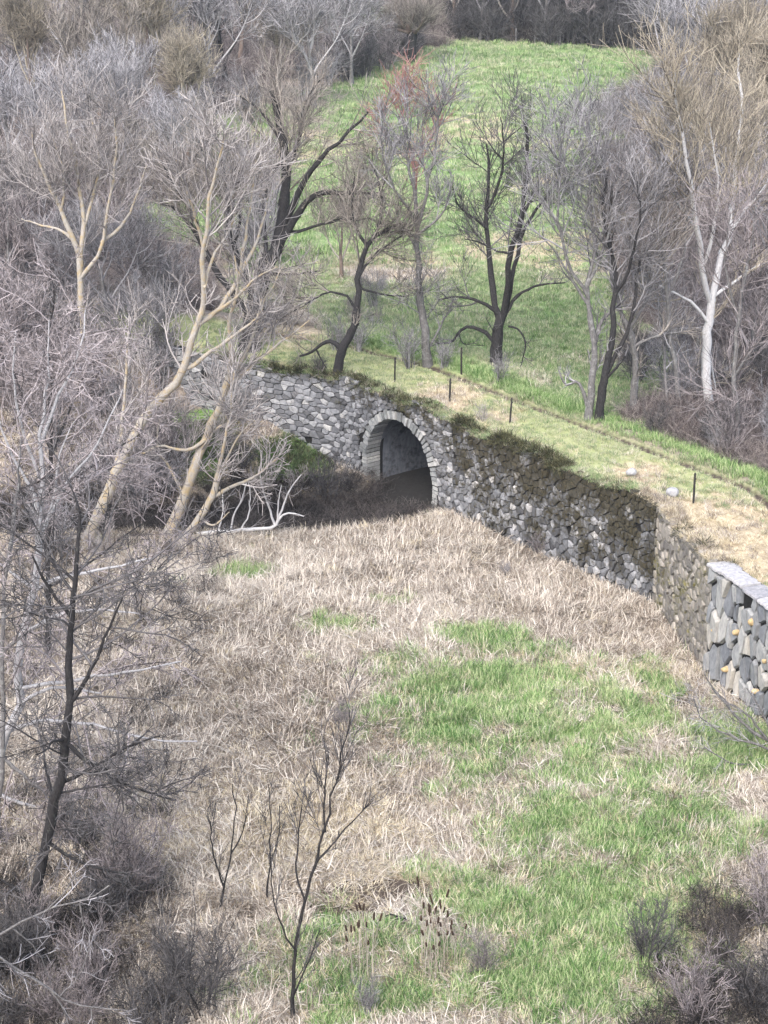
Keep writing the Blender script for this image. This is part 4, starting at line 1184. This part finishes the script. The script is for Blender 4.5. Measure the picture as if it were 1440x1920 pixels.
for kind, px, py, sc, lab, nm in SHL: shrub(kind, px, py, sc, lab, None, nm)

rl = random.Random(77)
for i in range(16):
    px = rl.uniform(430, 720); py = rl.uniform(540, 670)
    shrub(rl.choice(['pale', 'purple', 'grey']), px, py, rl.uniform(.35, .6), 'low dry weed bush', 'dry weed bushes left of the crooked tree', 'weed_bush')
# grey shrub spreading at the right edge below the slab wall
hero('spreading_shrub', 'pale bare shrub spreading leftwards over the grass below the slab wall', 'shrub', (1465, 1430),
     [(5, 2, [(1475, 1440), (1450, 1395), (1410, 1370), (1370, 1330), (1335, 1290)]),
      (3, 1, [(1470, 1430), (1430, 1400), (1380, 1385), (1320, 1350), (1300, 1310)]),
      (3, 1, [(1470, 1440), (1420, 1435), (1370, 1430), (1320, 1400)]),
      (3, 1, [(1465, 1420), (1440, 1360), (1420, 1320), (1400, 1290)]),
      (3, 1, [(1475, 1445), (1440, 1440), (1400, 1445), (1350, 1440)]),
      (3, 1, [(1450, 1400), (1400, 1340), (1350, 1310), (1320, 1260)])],
     [dict(n=34, length=1.2, lo=.15, up=.1, rmax=.02, k=5, rtip=.007, wander=.3), dict(n=190, length=.6, lo=.1, up=.2, rmax=.01, k=4, rtip=.006, wander=.3), dict(n=400, length=.3, lo=.1, up=.1, rmax=.007, k=3, rtip=.005, wander=.3)],
     B_GREY, T_GREY, None, depth=0.3, seed=30, plane=59.5, trunk_name='stem')
SPS = [dict(n=40, length=1.1, lo=.15, up=.9, rmax=.02, k=5, rtip=.008, wander=.2, angle=(15, 35)), dict(n=240, length=.5, lo=.1, up=.6, rmax=.012, k=4, rtip=.008, wander=.2, angle=(20, 40))]
hero('sapling', 'tall thin dark sapling with upright whips in the middle foreground', 'sapling', (548, 1912),
     [(4.5, 3, [(548, 1918), (549, 1860), (556, 1780), (572, 1690), (590, 1625)]),
      (3, .9, [(590, 1628), (608, 1560), (630, 1470), (645, 1400), (655, 1330)]),
      (2.2, .8, [(556, 1785), (530, 1740), (512, 1680), (505, 1600)]),
      (2.5, .8, [(572, 1690), (556, 1640), (560, 1560), (572, 1480)]),
      (2.5, .8, [(592, 1620), (630, 1575), (670, 1530), (700, 1500)]),
      (2.2, .8, [(610, 1560), (606, 1500), (612, 1430), (608, 1370)]),
      (2.5, .8, [(549, 1870), (580, 1800), (600, 1740)])], SPS, B_DARK, T_DARK, None, seed=51, trunk_name='stem')
hero('sapling', 'wispy dark sapling left of the tall one, over the pale litter', 'sapling', (412, 1705),
     [(2.6, 1, [(408, 1710), (420, 1665), (434, 1600), (440, 1520), (436, 1470)]), (2, .8, [(420, 1665), (400, 1600), (395, 1540)]), (1.8, .8, [(434, 1600), (455, 1560), (465, 1500)])],
     [dict(SPS[0], n=12), dict(SPS[1], n=50)], B_DARK, T_DARK, None, seed=52, trunk_name='stem')
hero('sapling', 'single upright whip between the two wispy saplings', 'sapling', (500, 1690),
     [(2.4, .8, [(498, 1695), (505, 1620), (508, 1540), (503, 1470)]), (1.6, .8, [(505, 1620), (522, 1570), (524, 1510)])],
     [dict(SPS[0], n=8), dict(SPS[1], n=30)], B_DARK, T_DARK, None, seed=53, trunk_name='stem')
# fallen pale branch by the ditch
hero('fallen_branch', 'pale fallen branch lying along the ditch edge with upright side shoots', 'branch', (372, 1002),
     [(4.5, 3.5, [(370, 1003), (400, 998), (440, 996), (480, 992), (508, 990), (520, 982)]),
      (3, 1, [(518, 984), (528, 968), (545, 962), (570, 968)]),
      (2.8, 1, [(515, 984), (505, 950), (494, 925), (488, 890)]),
      (2.8, 1, [(518, 982), (530, 950), (546, 915), (565, 890)]),
      (2.2, 1, [(520, 975), (522, 940), (528, 910)]),
      (2.2, 1, [(432, 996), (440, 960), (452, 940), (462, 905)]),
      (2, 1, [(450, 995), (466, 965), (470, 925), (464, 900)]),
      (2, 1, [(408, 998), (418, 960), (416, 920)])],
     [dict(n=30, length=.8, lo=.3, up=.6, rmax=.02, k=5, rtip=.007, wander=.3), dict(n=150, length=.45, lo=.1, up=.4, rmax=.01, k=4, rtip=.006, wander=.3)],
     B_PALE, T_PALE, None, depth=0.1, seed=31, trunk_name='bough')

# alike trees and shrubs: say which one by kind of twig, row and count from the left
TN = {T_GREY: 'grey-twigged', T_BROWN: 'brown-twigged', T_ORANGE: 'ochre-twigged', T_PURPLE: 'violet-grey', T_PALE: 'pale-stemmed', T_DARK: 'dark-twigged'}
ORD = ['leftmost', 'second from left', 'third from left', 'fourth from left', 'fifth from left', 'sixth from left', 'seventh from left', 'eighth from left', 'ninth from left', 'tenth from left', 'eleventh from left', 'twelfth from left']
def relabel(group, what, place, rows):
    obs = [o for o in COL.objects if o.parent is None and o.get('group') == group]
    info = []
    for o in obs:
        X, Y, Z = o.location; px, py = project(X, Y, Z); m = [c for c in o.children if c.name.startswith(('crown', 'twigs'))][0].data.materials[0]
        row = [r for lim, r in rows if py < lim][0]; info.append((row, TN.get(m, 'bare'), float(px), o))
    for key in sorted(set((r, t) for r, t, _, _ in info)):
        mem = sorted([(p, o) for r, t, p, o in info if (r, t) == key], key=lambda q: q[0])
        for k, (p, o) in enumerate(mem):
            o['label'] = f"{key[1]} {what} {place}, {key[0]}" + (f", {ORD[min(k, 11)]}" if len(mem) > 1 else '')
relabel(LW, 'bare tree', 'in upper left wood', [(200, 'rearmost row'), (345, 'middle row'), (9999, 'front row')])
relabel(RW, 'bare tree', 'in right-hand wood', [(200, 'rearmost row'), (380, 'middle row'), (9999, 'front row')])
relabel(LT, 'tree', 'at far hedge line', [(65, 'behind the hedge'), (9999, 'along the hedge')])
relabel('shrubs of the left thicket', 'leafless shrub', 'in left thicket', [(650, 'top row'), (740, 'upper row'), (840, 'middle row'), (950, 'lower row'), (9999, 'bottom row')])
relabel('bushes of the lower left corner', 'bush', 'in lower left corner', [(1700, 'top row'), (1820, 'middle row'), (9999, 'bottom row')])
relabel('shrubs behind the path on the right', 'shrub', 'behind path on right', [(720, 'rear row'), (790, 'middle row'), (9999, 'front row')])
relabel('understorey shrubs upper left', 'understorey shrub', 'upper left', [(200, 'top row'), (320, 'upper row'), (440, 'lower row'), (9999, 'bottom row')])
relabel('dry weed bushes left of the crooked tree', 'weed bush', 'by the crooked tree', [(600, 'far row'), (9999, 'near row')])
relabel('bushes around the pollarded willow', 'bush', 'below the pollarded willow', [(9999, 'along the meadow corner')])

# ------------------------------------------------------------------ fence stakes
M_STAKE = bark('stake_wood', (0.02, 0.02, 0.02), (0.06, 0.055, 0.05))
def stake(px, py_top, py_base, label):
    b = ground_px(px, py_base); t = at_y(px, py_top, b[1]); h = t[2]-b[2]
    e = empty('fence_stake', tuple(b))
    z = np.array([-0.3, h*0.5, h-0.06, h-0.05, h]); r = np.array([.045, .043, .042, .035, .012])*1.1
    P = np.stack([0*z+0.02*z, 0*z, z], -1)
    v, f = tubes(P[None], r[None], 6); link('post', mesh_np('post', v, f), M_STAKE, e)
    z = np.array([h*.78, h*.78+.03, h*.78+.06]); P = np.stack([0*z+.06, 0*z-.03, z], -1)
    v, f = tubes(P[None], np.array([[.02, .035, .02]]), 6); link('insulator', mesh_np('insulator', v, f), M_STAKE, e)
    e.rotation_euler = (0, random.uniform(-.04, .04), 0)
    tag(e, label, 'fence post', 'dark stakes along the path')
stake(740, 669, 716, 'dark fence stake furthest left, just right of the crooked wall-head tree')
stake(843, 709, 753, 'dark fence stake above the right side of the arch')
stake(865, 651, 702, 'dark fence stake on the far side of the path, before the forked field tree')
stake(956, 745, 793, 'dark fence stake midway along the path above the mossy wall')
stake(1300, 886, 944, 'dark fence stake nearest the viewer, beside the rounded grey stone')
# pale posts of the far fence
for i, (px, a, b_) in enumerate([(967, 52, 80), (1003, 50, 80), (1050, 58, 84), (896, 40, 70)]):
    which = ('second from left', 'third from left', 'rightmost', 'leftmost')[i]
    b = ground_px(px, b_+1); t = at_y(px, a, b[1]); h = t[2]-b[2]
    z = np.array([-.3, h*.6, h-.08, h]); P = np.stack([0*z, 0*z, z], -1)
    v, f = tubes(P[None], np.array([[.1, .095, .09, .05]]), 7); o = link('far_post', mesh_np('far_post', v-0, f), B_GREY); o.location = b
    tag(o, 'pale upright post against the dark far hedge, '+which+' of four', 'fence post', 'pale posts at the far hedge')

# far white masonry at the top right
def boxmesh(name, w_, d_, h_, mat, loc, parent=None, bev=0.05):
    import bmesh
    bm = bmesh.new(); bmesh.ops.create_cube(bm, size=1)
    for v in bm.verts: v.co = Vector((v.co.x*w_, v.co.y*d_, (v.co.z+.5)*h_))
    bmesh.ops.bevel(bm, geom=bm.edges[:], offset=bev, segments=1, affect='EDGES')
    me = bpy.data.meshes.new(name); bm.to_mesh(me); bm.free()
    o = link(name, me, mat, parent); o.location = loc; return o
M_WHITEWASH = stone_mat('whitewash', [(0, (0.74, 0.72, 0.74)), (.9, (0.8, 0.78, 0.8))], 0.9)
for px, py, w_, h_, lab in [(1275, 66, 4.2, 1.7, 'low whitewashed wall glimpsed through twigs at the top right, left one'), (1398, 60, 3.0, 1.5, 'low whitewashed wall glimpsed through twigs at the top right, right one')]:
    p = ground_px(px, py); e = empty('white_wall', tuple(p)); zt = 6.0
    top = at_y(px, py-24, p[1])[2]-p[2]
    boxmesh('wall_body', w_, 0.4, top, M_WHITEWASH, (0, 0, -0.3), e)
    boxmesh('coping', w_+.2, .6, .15, M_WHITEWASH, (0, 0, top-0.302), e, .03)
    boxmesh('end_pier', .7, .7, top+.15, M_WHITEWASH, (w_/2+.1, 0, -0.3), e, .04)
    tag(e, lab, 'wall')

# ------------------------------------------------------------------ cattails and driftwood
M_HEAD = bark('seed_head', (0.03, 0.02, 0.015), (0.09, 0.06, 0.045))
def cattail(px, py, h, lean, label, grp):
    b = ground_px(px, py); e = empty('cattail', tuple(b)); z = np.linspace(0, 1, 6)
    P = np.stack([lean*z**2*h, 0.1*lean*z*h, z*h], -1); P[0, 2] = -.1
    v, f = tubes(P[None], np.full((1, 6), .011), 3); link('stalk', mesh_np('stalk', v, f), G_DRY, e)
    q = P[-2]; t = P[-1]; Q = np.array([q+(t-q)*k for k in (0.3, .38, .6, .82, .92)])
    v, f = tubes(Q[None], np.array([[.012, .032, .034, .03, .010]]), 6); link('seed_head', mesh_np('seed_head', v, f), M_HEAD, e)
    tag(e, label, 'cattail', grp)
rc = random.Random(8)
for i in range(26):
    cattail(rc.uniform(790, 865), rc.uniform(1780, 1850), rc.uniform(1.2, 2.9), rc.uniform(-.15, .15), 'brown-headed cattail in the larger clump right of the driftwood', 'cattails of the larger clump')
for i in range(14):
    cattail(rc.uniform(655, 700), rc.uniform(1800, 1850), rc.uniform(1.3, 2.4), rc.uniform(-.15, .15), 'brown-headed cattail in the smaller clump left of the driftwood', 'cattails of the smaller clump')
hero('driftwood', 'blackened piece of wood lying in the muddy rut among broken reeds', 'log', (770, 1728),
     [(7, 4, [(772, 1726), (755, 1722), (735, 1725), (715, 1733), (695, 1737)]),
      (3, 1, [(750, 1723), (735, 1715), (722, 1718)]), (2.5, 1, [(715, 1733), (700, 1728), (690, 1730)])],
     [dict(n=8, length=.3, lo=.2, up=.1, rmax=.02, k=4, rtip=.007)], B_DARK, T_DARK, None, depth=.1, seed=33, trunk_name='log')

# ------------------------------------------------------------------ ground vegetation (stuff): instanced tufts
def tuft(name, n, h, spread, lean, width, mat, seed, curl=0.6, k=4, flat=0.0):
    r = np.random.default_rng(seed)
    az = r.uniform(0, 2*math.pi, n); rad = spread*np.sqrt(r.random(n))
    o = np.stack([rad*np.cos(az), rad*np.sin(az), np.zeros(n)-0.03], -1)
    a2 = (az if not flat else 0)+r.normal(0, 1.0 if not flat else 0.7, n); ln = h*r.uniform(.5, 1.15, n); tilt = np.clip(np.abs(r.normal(lean, .3, n)), 0, 1.5)
    V = np.empty((n, k, 2, 3)); p = o.copy(); side = np.stack([-np.sin(a2), np.cos(a2), np.zeros(n)], -1)
    for j in range(k):
        wd = width*(1-(j/(k-1))**1.5*0.85)*r.uniform(.8, 1.2, n)
        V[:, j, 0] = p-side*wd[:, None]/2; V[:, j, 1] = p+side*wd[:, None]/2
        t = np.clip(tilt+curl*j/k, 0, 1.75)
        d = np.stack([np.cos(a2)*np.sin(t), np.sin(a2)*np.sin(t), np.cos(t)], -1)
        p = p+d*(ln/(k-1))[:, None]; p[:, 2] = np.maximum(p[:, 2], 0.02+r.random(n)*.06)
        a2 = a2+r.normal(0, .25, n)
    b = (np.arange(n)*k*2)[:, None]+(np.arange(k-1)*2)[None]
    F = np.stack([b, b+1, b+3, b+2], -1).reshape(-1, 4)
    me = mesh_np(name, V.reshape(-1, 3), F); me.materials.append(mat)
    return bpy.data.objects.new(name, me)
def twiggy(name, n, h, mat, seed, spread=.45, r=.010):
    e = np.random.default_rng(seed); k = 5; P = []
    for i in range(n):
        az = e.uniform(0, 6.28); c = [np.array([math.cos(az), math.sin(az), 0])*e.uniform(0, spread)]; d = np.array([e.normal(0, .5), e.normal(0, .5), 1.0]); L = h*e.uniform(.5, 1.2)
        for j in range(k-1):
            d = d/np.linalg.norm(d); c.append(c[-1]+d*L/(k-1)); d = d+e.normal(0, .35, 3)+np.array([0, 0, -.15])
        P.append(c)
    P = np.array(P); R = np.linspace(r, r*.5, k)[None]*np.ones((n, 1))
    v1 = tubes(P, R, 3); v2 = crown(P, R, [dict(n=n*3, length=h*.35, lo=.1, up=.1, rmax=r*.7, k=3, rtip=r*.5, wander=.4, angle=(30, 80))])
    v, f = join([v1, v2]); me = mesh_np(name, v, f); me.materials.append(mat); return bpy.data.objects.new(name, me)

def scatter(name, protos, pts, scl, mat_label=None, tiltamt=0.15, lie=False):
    """one stuff object: points carrying tufts through geometry nodes"""
    n = len(pts)
    me = bpy.data.meshes.new(name); me.vertices.add(n); me.vertices.foreach_set('co', np.ascontiguousarray(pts, np.float32).ravel())
    a = me.attributes.new('scl', 'FLOAT', 'POINT'); a.data.foreach_set('value', np.ascontiguousarray(scl, np.float32))
    a = me.attributes.new('pick', 'INT', 'POINT'); a.data.foreach_set('value', rng.integers(0, len(protos), n).astype(np.int32))
    rot = np.stack([rng.normal(0, tiltamt, n), rng.normal(0, tiltamt, n), rng.uniform(0, 6.28, n)], -1)
    if lie: rot[:, 2] = 14*fbm(pts[:, 0]*0.22, pts[:, 1]*0.22, 51, 3)+rng.normal(0, .8, n)
    a = me.attributes.new('rot', 'FLOAT_VECTOR', 'POINT'); a.data.foreach_set('vector', np.ascontiguousarray(rot, np.float32).ravel())
    o = link(name, me)
    ng = bpy.data.node_groups.new(name+'_nodes', 'GeometryNodeTree')
    ng.interface.new_socket('Geometry', in_out='INPUT', socket_type='NodeSocketGeometry')
    ng.interface.new_socket('Geometry', in_out='OUTPUT', socket_type='NodeSocketGeometry')
    N = ng.nodes; K = ng.links
    gi = N.new('NodeGroupInput'); go = N.new('NodeGroupOutput'); ip = N.new('GeometryNodeInstanceOnPoints')
    ji = N.new('GeometryNodeJoinGeometry')
    for p in protos:
        oi = N.new('GeometryNodeObjectInfo'); oi.inputs['Object'].default_value = p; oi.inputs['As Instance'].default_value = True
        K.new(oi.outputs['Geometry'], ji.inputs[0])
    def at(nm, dt):
        q = N.new('GeometryNodeInputNamedAttribute'); q.data_type = dt; q.inputs['Name'].default_value = nm
        return [s for s in q.outputs if s.enabled and s.name == 'Attribute'][0]
    K.new(gi.outputs[0], ip.inputs['Points']); K.new(ji.outputs[0], ip.inputs['Instance'])
    ip.inputs['Pick Instance'].default_value = True
    K.new(at('pick', 'INT'), ip.inputs['Instance Index']); K.new(at('scl', 'FLOAT'), ip.inputs['Scale'])
    e2r = N.new('FunctionNodeEulerToRotation'); K.new(at('rot', 'FLOAT_VECTOR'), e2r.inputs[0]); K.new(e2r.outputs[0], ip.inputs['Rotation'])
    K.new(ip.outputs[0], go.inputs[0])
    md = o.modifiers.new('scatter', 'NODES'); md.node_group = ng
    tag(o, kind='stuff'); return o

DRY = [tuft('reed_a', 18, .62, .36, 1.25, .036, G_DRY, 1, .5, flat=1), tuft('reed_b', 18, .85, .38, 1.4, .036, G_DRY, 2, .3, flat=1), tuft('reed_c', 18, .5, .3, .7, .032, G_DRY, 3, .9, flat=1),
       tuft('reed_d', 12, .6, .3, .3, .028, G_DRY, 13, .6, flat=1), tuft('reed_e', 18, .7, .45, 1.5, .036, G_DRY, 14, .1), tuft('reed_f', 18, .55, .42, 1.5, .034, G_DRY, 15, .2)]
STRAWP = [tuft('straw_a', 34, .35, .30, 1.2, .020, G_STRAW, 4, .4), tuft('straw_b', 30, .5, .32, 1.0, .018, G_STRAW, 5, .7)]
GRN = [tuft('grass_a', 44, .30, .26, .35, .018, G_GREEN, 6, .6), tuft('grass_b', 40, .40, .28, .5, .018, G_GREEN, 7, .7), tuft('grass_c', 44, .2, .3, .5, .016, G_GREEN, 8, .6)]
PAL = [tuft('turf_a', 50, .12, .30, .6, .016, G_PALEG, 9, .6), tuft('turf_b', 50, .16, .3, .5, .016, G_PALEG, 10, .6)]
DKG = [tuft('verge_a', 46, .45, .3, .8, .022, G_DARKG, 11, 1.3), tuft('verge_b', 46, .6, .3, .9, .022, G_DARKG, 12, 1.4)]
BR = [twiggy('bramble_a', 22, .9, G_BRUSH, 1), twiggy('bramble_b', 22, 1.2, G_BRUSH, 2)]
DBR = [twiggy('brush_a', 24, .8, G_DBRUSH, 3), twiggy('brush_b', 24, 1.1, G_DBRUSH, 4)]

def sample(n, x0, x1, y0, y1):
    X = rng.uniform(x0, x1, n); Y = rng.uniform(y0, y1, n)
    f = terrain(X, Y, True); c = cover(X, Y, f)
    ok = (c['px'] > -80) & (c['px'] < 1520) & (c['py'] > -80) & (c['py'] < 2060)
    return X, Y, f[0], c, ok
def stack(X, Y, Z, m): return np.stack([X[m], Y[m], Z[m]], -1)

# lower meadow
X, Y, Z, C, ok = sample(62000, -20, 18, 42, 92)
u = rng.random(len(X)); low = ok & (C['m'] < .02) & (C['d'] < -0.15)
litter_left = smooth(430, 250, C['px'])
clear = (C['ditch'] < .35)
dry = low & clear & (u > C['green']*1.0) & ((C['mud'] < .45) | (u > .75))
isst = dry & (rng.random(len(X)) < C['straw']*0.8+.08+.5*C['green'])
dd_ = dry & ~isst & ((C['bd'] < .5) | (rng.random(len(X)) < .5))
scatter('dry_reeds', DRY, stack(X, Y, Z, dd_), rng.uniform(.5, 1.2, dd_.sum())*(1-.5*C['green'][dd_])*(.45+.55*smooth(2.2, 4.5, C['dd'][dd_])), lie=True)
scatter('straw', STRAWP, stack(X, Y, Z, isst), rng.uniform(.6, 1.1, isst.sum()))
gg = low & clear & (u <= C['green']*1.0) & (C['mud'] < .5)
bk = gg & (C['bd'] > .5)
scatter('bank_grass', [DKG[0], tuft('bank_tuft', 40, .35, .3, .7, .018, G_BANK, 22, .7), tuft('bank_tuft_b', 40, .25, .3, .5, .018, G_BANK, 23, .7)], stack(X, Y, Z, bk), rng.uniform(.6, 1.1, bk.sum()))
gg = gg & ~bk
scatter('meadow_grass', GRN+PAL[1:], stack(X, Y, Z, gg), rng.uniform(.7, 1.4, gg.sum()))
X, Y, Z, C, ok = sample(14000, -20, 14, 42, 92)
br = ok & (C['m'] < .02) & (((C['ditch'] > .12) & (C['px'] < 830)) | ((C['px'] < 420-0.22*(C['py']-1050)) & (rng.random(len(X)) < .07)) | ((C['px'] < 330) & (C['py'] > 1620) & (rng.random(len(X)) < .35)) | ((C['px'] > 1190+0.5*(1920-C['py'])) & (C['py'] > 1680) & (rng.random(len(X)) < .5)))
scatter('ditch_brush', DBR, stack(X, Y, Z, br), rng.uniform(.5, 1.1, br.sum()))
# upper level: path turf, verges, field, brush
X, Y, Z, C, ok = sample(60000, -24, 26, 55, 112)
up = ok & (C['m'] > .95); r1 = rng.random(len(X))
pth = up & (C['d'] > .55) & (C['d'] < 4.9) & (C['rut'] < .35) & (C['px'] > 380)
ds = pth & (r1 < C['dryp']*.9+.04)
scatter('path_straw', STRAWP+DRY[2:3], stack(X, Y, Z, ds), rng.uniform(.4, .8, ds.sum()))
pg = pth & ~ds & (r1 < .75)
scatter('path_turf', PAL, stack(X, Y, Z, pg), rng.uniform(.5, 1.0, pg.sum()))
vg = up & (np.abs(C['d']-5.7) < .9) & (C['px'] > 620) & (r1 < .8)
scatter('verge_grass', GRN, stack(X, Y, Z, vg), rng.uniform(.6, 1.2, vg.sum()))
fieldm = up & (C['d'] > 6.3)
wood = fieldm & ((C['px'] > 1170) | (C['px'] < 400)) & (C['green'] < .5)
wb = wood & (r1 < .42); scatter('bramble_brush', BR, stack(X, Y, Z, wb), rng.uniform(.5, 1.2, wb.sum()))
wd = wood & (r1 > .42) & (r1 < .7); scatter('wood_litter', DRY, stack(X, Y, Z, wd), rng.uniform(.6, 1.1, wd.sum()))
fg = fieldm & (r1 < C['green']*.85) & (C['tan'] < .45)
scatter('field_grass', PAL+PAL+GRN[2:], stack(X, Y, Z, fg), rng.uniform(.8, 1.5, fg.sum()))
fd = fieldm & ~wood & (r1 > .84) & (C['n2'] > .5) | fieldm & ~wood & (r1 > .80) & (C['green'] < .8) | (fieldm & (C['tan'] > .35) & (r1 < .5))
scatter('field_dry_grass', DRY, stack(X, Y, Z, fd), rng.uniform(.5, .9, fd.sum()))
# far field and far undergrowth
X, Y, Z, C, ok = sample(60000, -62, 62, 112, 290)
r1 = rng.random(len(X))
fg = ok & (r1 < C['green']*.8) & (C['green'] > .3)
scatter('far_meadow_grass', PAL+GRN[2:], stack(X, Y, Z, fg), rng.uniform(1.3, 2.4, fg.sum()))
fb = ok & (C['green'] < .35) & (r1 < .5) & ((C['px'] < 480) | (C['px'] > 1120) | (C['py'] < 150))
hedge = fb & (C['px'] > 850) & (C['px'] < 1260) & (C['py'] < 110)
fb = fb & ~hedge
scatter('far_brush', BR, stack(X, Y, Z, fb), rng.uniform(1.2, 2.2, fb.sum()))
scatter('hedge_undergrowth', DBR, stack(X, Y, Z, hedge), rng.uniform(1.8, 3.2, hedge.sum()))
# growth overhanging the wall head, moss tufts on the face
ns = 2600; ss = rng.uniform(S_ARCH_L-9, S_MORT+.3, ns); dv = rng.uniform(-.05, .5, ns)
dens = np.where(ss > S_ARCH_R+0.3, np.where(ss < S_CORN-4.5, .8, .10), .25)
dens = dens*smooth(.38, .55, fbm(ss*0.9, dv*0.8, 91, 3))*1.3
mk = rng.random(ns) < dens
pts = []
for s, d in zip(ss[mk], dv[mk]):
    q = wall_xy(s, d); pts.append((q[0], q[1], float(wall_top(s))-.06-(.2 if s < sA else 0)))
scatter('wall_head_growth', DKG, np.array(pts), rng.uniform(.35, 1.0, len(pts)), tiltamt=.5)

ns = 5200; ss = rng.uniform(SC[2], S_MORT+.1, ns); dv = rng.uniform(.02, .75, ns)
pts = np.array([(*wall_xy(a, b), float(wall_top(a))-.05-(.2 if a < sA else 0)) for a, b in zip(ss, dv)])
isd = (ss > S_CORN-1.5) | (rng.random(ns) < .25)
scatter('wall_top_turf', PAL+GRN[2:], pts[~isd], rng.uniform(.4, .9, (~isd).sum()))
scatter('wall_top_dry_grass', STRAWP+DRY[2:3], pts[isd], rng.uniform(.35, .65, isd.sum()))

# ------------------------------------------------------------------ air
def haze():
    m = bpy.data.materials.new('pale_air'); m.use_nodes = True; nt = m.node_tree; nt.nodes.clear()
    o = nt.nodes.new('ShaderNodeOutputMaterial'); v = nt.nodes.new('ShaderNodeVolumePrincipled')
    v.inputs['Color'].default_value = (0.86, 0.92, 1.0, 1); v.inputs['Density'].default_value = 0.0002; v.inputs['Anisotropy'].default_value = 0.0
    nt.links.new(v.outputs[0], o.inputs['Volume'])
    x0, x1, y0, y1, z0, z1 = -950, 950, -120, 1560, -5, 62
    V = [(x, y, z) for z in (z0, z1) for y in (y0, y1) for x in (x0, x1)]
    F = [(0, 2, 3, 1), (4, 5, 7, 6), (0, 1, 5, 4), (2, 6, 7, 3), (0, 4, 6, 2), (1, 3, 7, 5)]
    me = bpy.data.meshes.new('haze'); me.from_pydata(V, [], F); me.update()
    o = link('haze', me, m); tag(o, kind='stuff')
haze()
